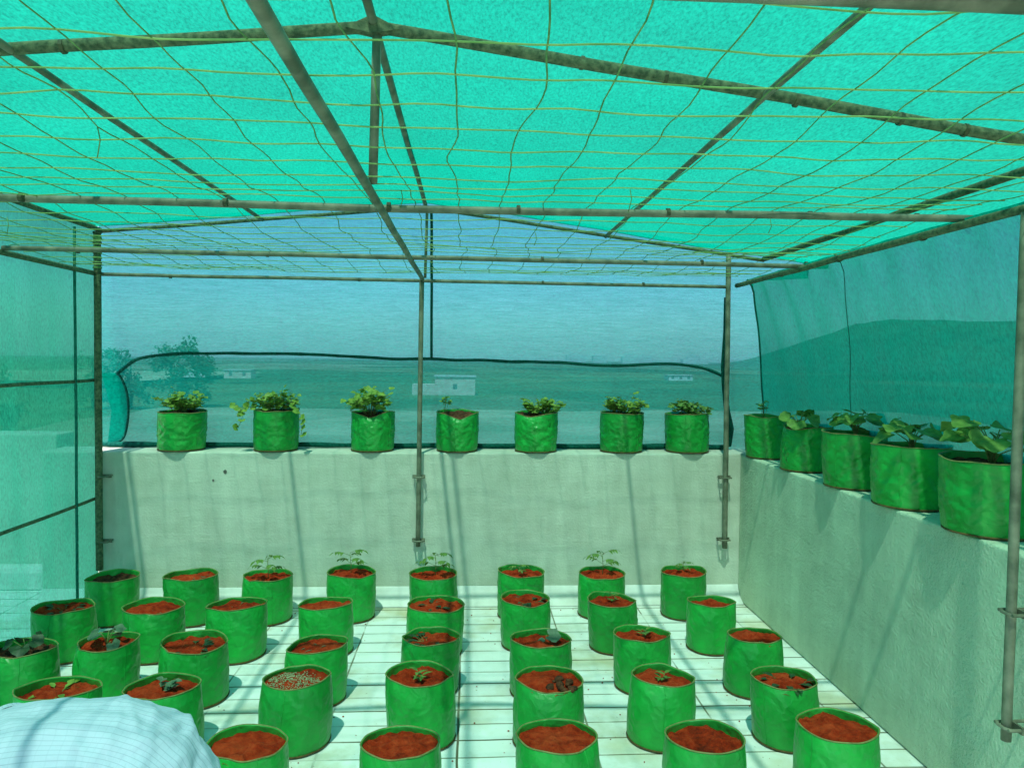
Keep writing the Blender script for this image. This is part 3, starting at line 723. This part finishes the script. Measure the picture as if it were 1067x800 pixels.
for ri, row in enumerate(ROWS):
    for ci, (x, y, D) in enumerate(row):
        sa, pi_, tp, cr, sq, kind, words = P[ri][ci]
        have = f'and {words}, ' if words else ', '
        if words: lab = f'bag with {words}, {ORD[ci]} from left in {ROWN[ri]}'
        else: lab = f'bag of bare soil, {ORD[ci]} from left in {ROWN[ri]}'
        random.seed(seed*13)
        g = grow_bag((x, y, .003), D/1.02, HT[ri]+rnd(-.010,.010), seed, lab, 'green grow bags standing on the terrace floor', sa, pi_, tp, cr*.75,
                     (rnd(-.006,.006), rnd(-.006,.006)), 'dark_soil' if (ri, ci) in ((2,0),(0,0)) else 'soil', rnd(.024,.036), sq, mound=rnd(.0,.016))
        if kind:
            mt = {'tomato': 'leaf_mid', 'flat': 'leaf_dark', 'sprout': 'leaf_mid', 'broad': 'leaf_dark', 'grassy': 'leaf_grey', 'single': 'leaf_grey', 'sprig': 'leaf_grey'}[kind]
            if (ri, ci) == (2,1): mt = 'leaf_grey'
            if (ri, ci) == (3,0): mt = 'leaf_light'
            sc_ = .72 if kind == 'broad' else .6 if (ri, ci) in ((0,5),(0,7)) else 1.25 if kind in ('flat','grassy') else 1.1
            w = words.replace('a ', '', 1) if words.startswith('a ') else words
            w = {'thin pale sprouts': 'clump of thin pale sprouts', 'dry sprouts': 'clump of dry sprouts', 'broad dark leaves': 'dark broad-leaved seedling', 'broad grey-green leaves': 'grey-green broad-leaved seedling',
                 'one round leaf': 'round-leaved seedling', 'pale wilted leaves': 'wilted pale seedling', 'an upright sprout': 'upright sprout'}.get(w, w)
            plant(g, kind, f'{w} in the {ORD[ci]} bag from left, {ROWN[ri]}', 'seedlings in the floor bags', (rnd(-.02,.02), rnd(-.02,.02)), sc_, mt, 'seedling', 'seedling')
        if (ri, ci) == (3, 2):   # top dressing of granules
            b = MB(); R_ = D*.44; sv = [tuple(c.co) for c in [k for k in g.children if k.name.startswith('soil')][0].data.vertices]
            for k in range(900):
                a = rnd(0, 6.283); r = R_*math.sqrt(random.random())*.93; px, py = r*math.cos(a), r*math.sin(a)*.85
                if px > .0 and py > .02 and random.random() < .75: continue
                q = Vector((px, py, min(sv, key=lambda c: (c[0]-px)**2+(c[1]-py)**2)[2]+.0015)); e = .0028
                b.add([q+Vector(v)*e for v in ((1,0,0),(-1,0,0),(0,1,0),(0,-1,0),(0,0,1),(0,0,-1))], [(0,2,4),(2,1,4),(1,3,4),(3,0,4),(2,0,5),(1,2,5),(3,1,5),(0,3,5)])
            gr = b.build('granules', M['granule'], g); gr['kind'] = 'stuff'
        if (ri, ci) == (3, 4):
            b = MB()
            for k in range(16):
                q = Vector((rnd(.0,.11), rnd(-.09,.04), g['_h']+.006)); e = rnd(.008,.02)
                vs = []; 
                for i in range(5):
                    for j in range(8):
                        th = math.pi*(i+.0)/4; ph = 2*math.pi*j/8
                        d = Vector((math.sin(th)*math.cos(ph), math.sin(th)*math.sin(ph), math.cos(th)*.8)); vs.append(q+d*e*(1+.35*noise.noise(d*2+q*40)))
                b.add(vs, [(i*8+j, i*8+(j+1)%8, (i+1)*8+(j+1)%8, (i+1)*8+j) for i in range(4) for j in range(8)])
            b.build('clods', M['dark_soil'], g, True)
        seed += 1

random.seed(321)
b = MB()
for g in BAGS:
    for k in range(9):
        a = rnd(0, 6.283); r = rnd(.16,.27); e = rnd(.0015,.0045)
        q = Vector((g.location.x+r*math.cos(a), g.location.y+r*math.sin(a), .001+e*.6))
        if q.y > YB-.16: continue
        b.add([q+Vector(v)*e*(1+.5*random.random()) for v in ((1,0,0),(-1,0,0),(0,1,0),(0,-1,0),(0,0,.7),(0,0,-.6))], [(0,2,4),(2,1,4),(1,3,4),(3,0,4),(2,0,5),(1,2,5),(3,1,5),(0,3,5)])
tag(b.build('soil_crumbs', M['soil']), 'crumbs of red soil dropped on the tiles between the bags', 'soil', kind='stuff')

# ledge bags
LB = [(-1.998,0.306,.255,'bush','leaf_light','bushy pale herbs',1.25,(0,-.02)),(-1.349,0.296,.27,'vine','leaf_light','trailing leafy vine',1.3,(0,-.02)),(-0.678,0.291,.262,'bigbush','leaf_light','tall leaves over its rim',1.25,(-.01,-.05)),
      (-0.082,0.287,.268,'sprig','leaf_light','one small sprig',1.9,(-.085,-.04)),(0.480,0.294,.262,'bush','leaf_light','low bushy leaves',1.0,(.05,-.03)),(1.097,0.296,.268,'bush','leaf_light','dense small leaves',1.1,(.02,-.03)),(1.582,0.299,.262,'bush','leaf_mid','low small leaves',.95,(.02,-.03))]
for i, (x, D, h, kind, mt, words, sz_, off) in enumerate(LB):
    random.seed(500+i*17)
    dn = {2: (-1.57,.6,.035), 3: (-1.4,.7,.045), 4: (-1.9,.6,.02)}.get(i)
    g = grow_bag((x, YB+.125, WH+.003), D, h+.012, 60+i, f'crinkled bag with {words}, {ORD[i]} from left on the back wall', 'green grow bags along the parapet tops', rnd(-.2,.2), .2, 1.0, 1.25, (0,0), 'dark_soil', .022, 1., dn)
    w = {0: 'bushy pale herb', 1: 'trailing leafy vine', 2: 'tall pale leafy plant', 3: 'single small sprig', 4: 'low bushy plant', 5: 'dense small-leaved plant', 6: 'low small-leaved plant'}[i]
    plant(g, kind, f'{w} in the {ORD[i]} bag from left on the back wall', 'plants in the parapet bags', off, sz_, mt)
RB = [(5.03,.275,.285,'sprig','leaf_broad','a small sprig',2.0,(-.05,-.05)),(4.45,.285,.275,'broad','leaf_broad','a few pale leaves',1.0,(-.05,-.03)),(3.86,.305,.285,'broad','leaf_broad','spreading rounded leaves',1.15,(0,0)),
      (3.35,.325,.28,'broad','leaf_broad','a broad-leaved seedling',1.2,(0,0)),(2.82,.33,.29,'broad','leaf_broad','large broad leaves on stalks',1.5,(0,0))]
for i, (y, D, h, kind, mt, words, sz_, off) in enumerate(RB):
    random.seed(900+i*11)
    g = grow_bag((XR+.125, y, WH), D, h, 80+i, f'green bag with {words}, {ORD[i]} from back corner, right wall', 'green grow bags along the parapet tops', rnd(-.3,.3)+1.2, .3, 1.0, 1.2, (0,0), 'dark_soil', .035, 1., {1: (3.4,.8,.03)}.get(i))
    w = words.replace('a ', '', 1) if words.startswith('a ') else words
    w = {'few pale leaves': 'pale few-leaved plant', 'spreading rounded leaves': 'spreading round-leaved plant', 'large broad leaves on stalks': 'tall broad-leaved plant'}.get(w, w)
    plant(g, kind, f'{w} in the {ORD[i]} bag from the back corner, right wall', 'plants in the parapet bags', off, sz_, mt)

# ------------------------------------------------------------------ person squatting among the bags
M['skin'] = two_tone('skin', (.20,.10,.06), (.26,.14,.085), 12, .5, .4, .1, .002)
M['hair'] = two_tone('black_hair', (.01,.008,.007), (.03,.025,.02), 80, .5, .4, .4, .004)
M['trouser'] = two_tone('dark_trouser', (.03,.035,.05), (.06,.065,.08), 40, .9, .1, .3, .004)
def shirt_mat():
    m, nt, out = newmat('striped_shirt'); p = principled(nt, out, .85, .15)
    uv = N(nt, 'ShaderNodeUVMap'); sx = N(nt, 'ShaderNodeSeparateXYZ'); nt.links.new(uv.outputs[0], sx.inputs[0])
    def line(src, freq, w):
        a = N(nt, 'ShaderNodeMath', operation='MULTIPLY'); a.inputs[1].default_value = freq; nt.links.new(src, a.inputs[0])
        f = N(nt, 'ShaderNodeMath', operation='FRACT'); nt.links.new(a.outputs[0], f.inputs[0])
        r = ramp(nt, [(0, (1,1,1)), (w, (1,1,1)), (w+.04, (0,0,0)), (1, (0,0,0))], f.outputs[0]); return r.outputs[0]
    l1 = line(sx.outputs[1], 70, .12); l2 = line(sx.outputs[0], 56, .10)
    mx = N(nt, 'ShaderNodeMix', data_type='RGBA'); nt.links.new(l1, mx.inputs[0]); mx.inputs[6].default_value = (.50,.55,.66,1); mx.inputs[7].default_value = (.38,.43,.53,1)
    m1 = N(nt, 'ShaderNodeMath', operation='MULTIPLY'); m1.inputs[1].default_value = .18; nt.links.new(l2, m1.inputs[0])
    m2 = N(nt, 'ShaderNodeMix', data_type='RGBA'); nt.links.new(m1.outputs[0], m2.inputs[0]); nt.links.new(mx.outputs[2], m2.inputs[6]); m2.inputs[7].default_value = (.34,.40,.50,1)
    nt.links.new(m2.outputs[2], p.inputs['Base Color'])
    v = geo(nt); f = noise_n(nt, v, 420, 2); b1 = bump(nt, None, f.outputs[0], .25, .002)
    n = noise_n(nt, v, 16, 4); bump(nt, p, n.outputs[0], .35, .012, b1)
    return m
M['shirt'] = shirt_mat()
YP = 2.17
pers = thing('person', 'person in a pale blue striped shirt squatting bent over beside the bags', 'person', (-1.05, YP, 0))
def skin_mesh(name, verts, edges, mat, root_i=0, sub=2):
    me = bpy.data.meshes.new(name); me.from_pydata([v[:3] for v in verts], edges, [])
    o = bpy.data.objects.new(name, me); C.objects.link(o)
    md = o.modifiers.new('skin', 'SKIN'); md.use_smooth_shade = True
    if not me.skin_vertices: me.skin_vertices.new()
    for i, v in enumerate(verts):
        r = v[3]; me.skin_vertices[0].data[i].radius = r if isinstance(r, tuple) else (r, r)
        me.skin_vertices[0].data[i].use_root = (i == root_i)
    sb = o.modifiers.new('sub', 'SUBSURF'); sb.levels = sub; sb.render_levels = sub
    dg = bpy.context.evaluated_depsgraph_get()
    m2 = bpy.data.meshes.new_from_object(o.evaluated_get(dg)); m2.name = name
    bpy.data.objects.remove(o); m2.materials.clear(); m2.materials.append(mat)
    m2.polygons.foreach_set('use_smooth', [True]*len(m2.polygons))
    n = bpy.data.objects.new(name, m2); C.objects.link(n); n.parent = pers
    return n
V = []; E_ = []
def add(x, y, z, r, par=None):
    V.append((x+1.05, y, z, r)); i = len(V)-1
    if par is not None: E_.append((par, i))
    return i
pel = add(-.88,0,.40,.115); lum = add(-.93,0,.51,.11,pel); mid = add(-1.05,0,.565,.11,lum); chest = add(-1.22,0,.56,.12,mid); sho = add(-1.38,0,.545,.10,chest)
neck = add(-1.50,0,.535,.055,sho); hd0 = add(-1.57,0,.52,.075,neck); hd1 = add(-1.66,0,.485,.092,hd0); hd2 = add(-1.73,0,.45,.07,hd1)
nose = add(-1.715,0,.375,.013,hd1)
for s in (-1, 1):
    ear = add(-1.64,s*.093,.475,.012,hd1)
    hip = add(-.90,s*.11,.37,.095,pel); kn0 = add(-1.12,s*.20,.40,.075,hip); kn = add(-1.34,s*.26,.43,.058,kn0); cf = add(-1.22,s*.245,.27,.052,kn); an = add(-1.06,s*.22,.085,.036,cf)
    hl = add(-1.02,s*.22,.045,.034,an); ft = add(-1.18,s*.235,.035,.032,an); toe = add(-1.27,s*.245,.024,.022,ft)
    s0 = add(-1.40,s*.16,.545,.062,sho); el0 = add(-1.47,s*.22,.44,.046,s0); el = add(-1.54,s*.24,.325,.037,el0); wr = add(-1.70,s*.14,.15,.026,el)
    pa = add(-1.745,s*.12,.10,(.030,.018),wr); pb = add(-1.775,s*.11,.07,(.034,.016),pa)
    for k, (dy, L) in enumerate(((-.030,.85),(-.010,1.),(.012,.95),(.032,.75))):
        f1 = add(-1.80,s*.11+dy,.052,.0085,pb); f2 = add(-1.82-.012*L,s*.11+dy*1.15,.032,.008,f1); f3 = add(-1.825-.016*L,s*.11+dy*1.2,.012,.0065,f2)
    t1 = add(-1.74,s*.12-s*.04,.075,.010,pa); t2 = add(-1.765,s*.12-s*.058,.045,.0085,t1)
skin_mesh('body', V, E_, M['skin'])
# trousers
Vb = V; V = []; E_ = []
pel = add(-.885,0,.385,.135); w0 = add(-.93,0,.49,.125,pel)
for s in (-1, 1):
    hip = add(-.90,s*.115,.365,.112,pel); k0 = add(-1.12,s*.20,.40,.090,hip); kn = add(-1.34,s*.26,.43,.072,k0); cf = add(-1.22,s*.245,.27,.068,kn); an = add(-1.085,s*.225,.115,.056,cf)
skin_mesh('trousers', V, E_, M['trouser'])
# shirt: lofted along the bent back
SEC = [(-.865,0.302,0,1,.158,.20),(-.868,0.392,-.12,1,.155,.198),(-.885,0.452,-.42,.9,.150,.192),(-.925,0.512,-.72,.70,.146,.188),(-.98,0.544,-.9,.40,.142,.184),(-1.05,0.557,-1,.10,.138,.184),(-1.18,0.555,-1,-.02,.136,.190),(-1.30,0.542,-1,-.08,.132,.200),(-1.40,0.528,-1,-.1,.115,.19),(-1.47,0.517,-1,-.1,.085,.13),(-1.515,0.510,-1,-.1,.066,.075),(-1.535,0.508,-1,-.1,.064,.070)]
def sec_at(t):
    x = t*(len(SEC)-1); i = min(int(x), len(SEC)-2); f = x-i
    p0, p1, p2, p3 = SEC[max(i-1,0)], SEC[i], SEC[i+1], SEC[min(i+2, len(SEC)-1)]
    return tuple(.5*((2*b_)+(-a+c)*f+(2*a-5*b_+4*c-d)*f*f+(-a+3*b_-3*c+d)*f**3) for a, b_, c, d in zip(p0,p1,p2,p3))
NS, NT = 220, 170
FOLDS = [(.13,.06,.007,.035),(.28,-.07,.008,-.035),(.42,.05,.008,.03),(.50,.02,.009,-.03),(.59,-.05,.010,.03),(.10,.02,.010,0.049),(.16,-.03,.012,0.063),(.21,.045,.011,-0.056),(.25,.03,.013,0.070),(.30,-.05,.012,0.049),(.34,.06,.013,0.042),(.39,.09,.012,0.035),(.46,-.10,.014,0.035),(.55,.12,.013,0.035),(.63,-.14,.015,0.035),(.70,.10,.012,0.032)]
vs = []; uvl = []
for i in range(NS+1):
    t = i/NS; x, z, dx, dz, hb, ha = sec_at(t); d = Vector((dx, 0, dz)).normalized(); nrm = Vector((-d.z, 0, d.x))*-1   # outward over the back
    for j in range(NT):
        th = 2*math.pi*j/NT
        c, s_ = math.cos(th), math.sin(th)
        k = 1.
        al = t*.95
        q = Vector((al*7, math.sin(th)*1.2, math.cos(th)*1.2))
        # folds gathered at the waist, flattening out over the shoulder blades
        wst = math.exp(-((t-.22)/.16)**2)
        k += .05*wst*(ridge(Vector((th*1.4+al*3, al*9.0, 3)))-.5)*1.7+.050*(ridge(q*.9+Vector((al*2,0,4)))-.5)+.012*fbm(q*1.6, 3)
        k += .030*(ridge(Vector((th*2.6-al*7, al*5.0, 8)))-.5)
        tt = th if th < math.pi else th-2*math.pi
        for (tk, slp, wd, am) in FOLDS: k += am*math.exp(-((t-tk-slp*tt+.012*noise.noise((tt*2.5, tk*9, 1)))/wd)**2)*(.55+.45*noise.noise((tt*2+tk*20, 3, tk*5)))
        spine = -.012*math.exp(-(th/.22)**2)*(1-wst) - .012*math.exp(-((th-2*math.pi)/.22)**2)*(1-wst)
        off = nrm*(c*(hb*k+spine))+Vector((0, s_*ha*k, 0))
        vs.append(Vector((x+1.05, 0, z))+off); uvl.append((t+.006*noise.noise((t*8, math.cos(th)*3, math.sin(th)*3)), th/(2*math.pi)+.010*noise.noise((t*6, math.cos(th)*2.5, math.sin(th)*2.5+7))))
fs = []
for i in range(NS):
    for j in range(NT):
        k = (j+1) % NT; fs.append((i*NT+j, (i+1)*NT+j, (i+1)*NT+k, i*NT+k))
b = MB(); b.add(vs, fs)
nb0 = len(vs)
sl_uv = []
for s in (-1, 1):   # short sleeves
    pth = [(-1.36,s*.12,.555,.085),(-1.40,s*.17,.54,.08),(-1.44,s*.205,.485,.074),(-1.475,s*.225,.43,.07),(-1.50,s*.235,.39,.069)]
    o0 = len(b.v); pts = smooth_path(pth, 6)
    b.tube([(p[0]+1.05, p[1], p[2]) for p in pts], [p[3]*(1+.05*noise.noise((k*.6, s, 0))) for k, p in enumerate(pts)], 40, False)
    for k in range(len(pts)):
        for j in range(40): sl_uv.append((k/len(pts)*.3, j/40*.6))
sh = b.build('shirt', M['shirt'], pers, True)
uvlay = sh.data.uv_layers.new(name='UVMap'); alluv = uvl+sl_uv
for lp in sh.data.loops: uvlay.data[lp.index].uv = alluv[lp.vertex_index]
for pl in sh.data.polygons:   # close the seam of the wrap
    us = [uvlay.data[l].uv[1] for l in pl.loop_indices]
    if max(us)-min(us) > .5 and min(us) < .1:
        for l in pl.loop_indices:
            if uvlay.data[l].uv[1] < .3: uvlay.data[l].uv[1] += 1
# hair cap
b = MB()
b.grid(lambda u, v: tuple(Vector((-1.645+1.05,0,.497))+Vector((math.cos(v*1.9)*.55+.25*0, 0, 0))*0+Vector((.104*math.cos(u*2*math.pi)*math.sin(v*1.75), .104*math.sin(u*2*math.pi)*math.sin(v*1.75), .104*math.cos(v*1.75)))*(1+.05*noise.noise((u*30, v*20, 1)))), 48, 16)
b.build('hair', M['hair'], pers, True)

# ------------------------------------------------------------------ country beyond the terrace
GZ = -9.0
def land_mat():
    m, nt, out = newmat('farmland'); p = principled(nt, out, .95, .1)
    v = geo(nt, (.006,.0035,1)); vo = N(nt, 'ShaderNodeTexVoronoi', feature='F1', i_Scale=1.0); nt.links.new(v, vo.inputs['Vector'])
    hsv = N(nt, 'ShaderNodeSeparateColor'); nt.links.new(vo.outputs['Color'], hsv.inputs[0])
    r = ramp(nt, [(.0, (.05,.085,.03)), (.35, (.09,.13,.05)), (.6, (.16,.17,.08)), (.85, (.07,.11,.04)), (1, (.24,.22,.14))], hsv.outputs[0])
    n = noise_n(nt, geo(nt, (.02,.02,1)), 1, 6, .65); nr = ramp(nt, [(.35, (.55,.6,.5)), (.65, (1.25,1.2,1.15))], n.outputs[0])
    mx = N(nt, 'ShaderNodeMix', data_type='RGBA', blend_type='MULTIPLY'); mx.inputs[0].default_value = 1; nt.links.new(r.outputs[0], mx.inputs[6]); nt.links.new(nr.outputs[0], mx.inputs[7])
    nt.links.new(mx.outputs[2], p.inputs['Base Color']); return m
M['land'] = land_mat()
M['field'] = two_tone('dry_field', (.19,.20,.11), (.34,.32,.20), .05, .95, .1, .1, .01, use_geo=True)
M['hill'] = two_tone('scrub_hill', (.04,.07,.03), (.09,.12,.05), .02, .95, .1, .1, .01, use_geo=True)
M['far_tree'] = leaf_mat('tree_leaf', (.075,.13,.05), (.14,.21,.085), .7)
M['bark'] = two_tone('bark', (.06,.045,.03), (.12,.09,.06), 4, .9, .1, .5, .02)
M['whitewall'] = two_tone('whitewashed_wall', (.50,.48,.44), (.66,.64,.60), .6, .9, .1, .1, .01)
M['tanwall'] = two_tone('buff_wall', (.52,.40,.31), (.64,.52,.42), .6, .9, .1, .1, .01)
M['darkglass'] = two_tone('dark_window', (.10,.11,.11), (.18,.19,.18), 2, .2, .5, .05, .01)
M['roofslab'] = two_tone('roof_slab', (.35,.33,.3), (.5,.48,.45), .5, .9, .1, .1, .01)

b = MB()
rings = [3, 12, 30, 60, 110, 200, 350, 600, 1000, 1700, 2600, 3300, 4050]
K = 72
for r in rings:
    for k in range(K):
        a = 2*math.pi*k/K; b.v.append((r*math.cos(a), r*math.sin(a), GZ+(0 if r < 100 else min(4., r*.0012)*noise.noise((r*math.cos(a)*.004, r*math.sin(a)*.004, 1))*(1 if r < 4000 else 0))))
for i in range(len(rings)-1):
    for k in range(K):
        l = (k+1) % K; b.f.append((i*K+k, (i+1)*K+k, (i+1)*K+l, i*K+l))
b.f.append(tuple(range(K)))
tag(b.build('ground', M['land']), 'green plain of fields and scrub below the terrace', 'land', kind='structure')
# dry field just beyond the parapet
b = MB()
b.grid(lambda u, v: (-60+150*u+8*noise.noise((v*4,0,1)), 60+90*v+10*noise.noise((u*5,3,0)), GZ+.35+.25*noise.noise((u*3, v*3, 4))), 24, 16)
tag(b.build('field', M['field'], smooth=True), 'dry pale field below the back wall', 'field', kind='structure')
b = MB()
b.grid(lambda u, v: (-260+150*u+12*noise.noise((v*4,7,1)), 240+160*v+10*noise.noise((u*5,9,0)), GZ+2.2+.5*noise.noise((u*3, v*3, 14))), 24, 16)
tag(b.build('field', M['field'], smooth=True), 'dry pale field far off to the left', 'field', kind='structure')
# hill to the right
def hill_h(x, y):
    d = (x-985)/430; e = (y-1150)/420
    h = 78*math.exp(-(max(0, abs(d+.25)-.45)/(.27 if d < -.25 else .5))**2-e*e)
    d2 = (x-640)/200
    h += 5*math.exp(-d2*d2-e*e)
    return h+9*noise.noise((x*.006, y*.006, 2))*min(1, h/20)+3.5*noise.noise((x*.025, y*.025, 5))*min(1, h/20)
b = MB(); b.grid(lambda u, v: (-100+2000*u, 500+1300*v, GZ-3+hill_h(-100+2000*u, 500+1300*v)), 110, 50)
tag(b.build('hill', M['hill'], smooth=True), 'long scrub hill beyond the right-hand net', 'hill', kind='structure')
# trees
def tree_meshes(seed):
    random.seed(seed); cr = MB(); tk = MB()
    H = rnd(8, 11)
    tk.tube([(0,0,0),(.15,0,H*.25),(.05,.1,H*.55),(.1,0,H*.8)], [.32,.24,.16,.06], 7)
    for k in range(5):
        a = rnd(0,6.28); tk.tube([(.08,.05,H*(.3+.08*k)),(math.cos(a)*1.3, math.sin(a)*1.3, H*(.5+.07*k)),(math.cos(a)*2.1, math.sin(a)*2.1, H*(.6+.07*k))], [.11,.07,.03], 5)
    cl = [Vector((rnd(-2.6,2.6), rnd(-2.6,2.6), H*rnd(.16,.95))) for _ in range(20)]
    for c in cl:
        rr = rnd(.8,1.5)
        for i in range(75):
            d = Vector((random.gauss(0,1), random.gauss(0,1), random.gauss(0,.8))).normalized()*rr*rnd(.5,1.05); p = c+d; s = rnd(.16,.34)
            a = Vector((random.gauss(0,1), random.gauss(0,1), random.gauss(0,1))).normalized(); t = a.orthogonal().normalized(); bb = a.cross(t)
            cr.add([p+t*s, p+bb*s*.6, p-t*s, p-bb*s*.6], [(0,1,2,3)])
    return cr, tk
def make_tree(seed):
    root = thing('tree', 'tree', 'tree', (0,0,GZ), 'trees on the plain beyond the nets')
    cr, tk = tree_meshes(seed); cr.build('crown', M['far_tree'], root); tk.build('trunk', M['bark'], root, True)
    return root
protos = [make_tree(s) for s in (11, 23, 37)]
TREES = [(-66,150,1.22,'dense tree rising beside the left back post, beyond the net'),(-59,152,1.32,'rounded tree standing taller than the seam behind the back net'),(-56,158,1.30,'second tree from the left showing above the back seam'),(-73,150,1.22,'small tree half hidden by the left corner post'),
         (-62,84,1.3,'big tree seen through the left net, above the upper rail'),(-70,86,1.2,'bushy tree at the left edge of the left net'),(-55,88,1.15,'dark tree through the left net nearest the corner'),(-78,90,1.25,'tree far left of the terrace behind the side net'),
         (-30,42,.42,'low bush beyond the outer parapet, below the upper rail'),(-36,44,.45,'broad low bush beyond the outer parapet at far left'),(-26,41,.36,'smallest bush beyond the outer parapet')]
for i, (x, y, s, lab) in enumerate(TREES):
    pr = protos[i % 3]
    if i < 3: t = pr
    else:
        t = pr.copy(); C.objects.link(t)
        for ch in list(pr.children):
            c = ch.copy(); C.objects.link(c); c.parent = t
    t.location = (x, y, GZ); t.rotation_euler = (0, 0, i*1.3); t.scale = (s, s, s); t['label'] = lab
# buildings far off
def house(loc, w, d, h, label, mat, wins=3, lean=None, rot=0.):
    root = thing('farm_building', label, 'building', loc, 'buildings on the plain beyond the nets'); root.rotation_euler = (0,0,rot)
    b = MB(); b.box(-w/2, w/2, 0, d, 0, h)
    if lean: b.box(-w/2-lean[0], -w/2-.01, .3, d*.8, 0, lean[1])
    b.build('wall', mat, root)
    b = MB(); b.box(-w/2-.3, w/2+.3, -.3, d+.3, h+.004, h+.35); b.build('roof', M['roofslab'], root)
    for k in range(wins):
        x = -w/2+(k+.5)*w/wins; b = MB(); b.box(x-.6, x+.6, -.06, .05, h*.35, h*.35+1.4); b.build('window', M['darkglass'], root)
    return root
house((-4.0, 215, GZ), 11.5, 9, 5.2, 'buff flat-roofed house with a low wing, seen through the net above the fourth bag', M['tanwall'], 1, (6.5, 3.0))
house((-88, 290, GZ+2), 10, 7, 3.0, 'long white shed far off, seen above the second ledge bag', M['tanwall'], 2)
house((-108, 300, GZ+2), 9, 7, 2.4, 'low white shed far off, left of the long shed', M['whitewall'], 2)
house((96, 335, GZ+1.5), 11, 8, 2.2, 'white roofed shed far off beside the right back post', M['whitewall'], 3)
random.seed(77)
for i, (x, w) in enumerate([(300,60),(390,45),(470,70),(560,40),(660,80),(720,36),(790,60)]):
    b = MB(); h = rnd(14, 26); b.box(0, w, 0, 25, 0, h); b.box(w*.2, w*.55, 3, 20, h-.01, h+rnd(4,9)); b.box(w*.7, w*.9, 5, 15, h-.01, h+3)
    o = b.build('town_building', M['whitewall'], loc=(x-0, 2350+rnd(-100,100), GZ)); tag(o, 'pale building of the distant town on the horizon above the right of the seam', 'building', 'buildings of the distant town')

# ------------------------------------------------------------------ the dusty air over the plain
def haze_box():
    m = bpy.data.materials.new('dusty_air'); m.use_nodes = True; nt = m.node_tree; nt.nodes.clear()
    out = nt.nodes.new('ShaderNodeOutputMaterial'); pv = nt.nodes.new('ShaderNodeVolumePrincipled')
    pv.inputs['Color'].default_value = (.86,.92,1,1); pv.inputs['Density'].default_value = .00019; pv.inputs['Anisotropy'].default_value = .2
    nt.links.new(pv.outputs[0], out.inputs['Volume'])
    b = MB(); b.box(-4200, 4200, -4100, 4300, GZ-9, 120); tag(b.build('haze', m), 'pale dusty haze over the plain', 'haze', kind='stuff')
haze_box()
# ------------------------------------------------------------------ camera, light, sky
cam = bpy.data.cameras.new('camera'); co = bpy.data.objects.new('camera', cam); C.objects.link(co); scene.camera = co
A = ((0.9983185,0.00898511,0.05726637),(-0.05692468,-0.03453857,0.99778087),(0.01094307,-0.99936297,-0.03396902))
right = Vector((A[0][0],A[1][0],A[2][0])); down = Vector((A[0][1],A[1][1],A[2][1])); fwd = Vector((A[0][2],A[1][2],A[2][2]))
mt = Matrix(((right.x,-down.x,-fwd.x,0),(right.y,-down.y,-fwd.y,0),(right.z,-down.z,-fwd.z,1.7),(0,0,0,1)))
co.matrix_world = mt
cam.sensor_width = 36; cam.lens = 780/1067*36; cam.clip_start = .05; cam.clip_end = 60000

sun = bpy.data.lights.new('sun', 'SUN'); so = bpy.data.objects.new('sun', sun); C.objects.link(so)
sun.energy = 4.2; sun.angle = R(.9); sun.color = (1, .955, .89)
so.rotation_euler = LD.to_track_quat('-Z', 'Y').to_euler()
so.location = (0, 0, 20)
w = bpy.data.worlds.new('World'); scene.world = w; w.use_nodes = True
nt = w.node_tree; bg = nt.nodes['Background']
sky = nt.nodes.new('ShaderNodeTexSky'); sky.sky_type = 'NISHITA'; sky.sun_disc = False
sky.sun_elevation = math.asin(-LD.z); sky.sun_rotation = R(194.3); sky.dust_density = .8; sky.air_density = 1.0; sky.altitude = 300
nt.links.new(sky.outputs[0], bg.inputs[0]); bg.inputs[1].default_value = .14
scene.view_settings.view_transform = 'Standard'; scene.view_settings.look = 'None'; scene.view_settings.gamma = 1
scene.view_settings.exposure = 1.2
scene.cycles.use_denoising = True
scene.cycles.max_bounces = 10; scene.cycles.transparent_max_bounces = 24; scene.cycles.diffuse_bounces = 5
scene.cycles.sample_clamp_indirect = 6
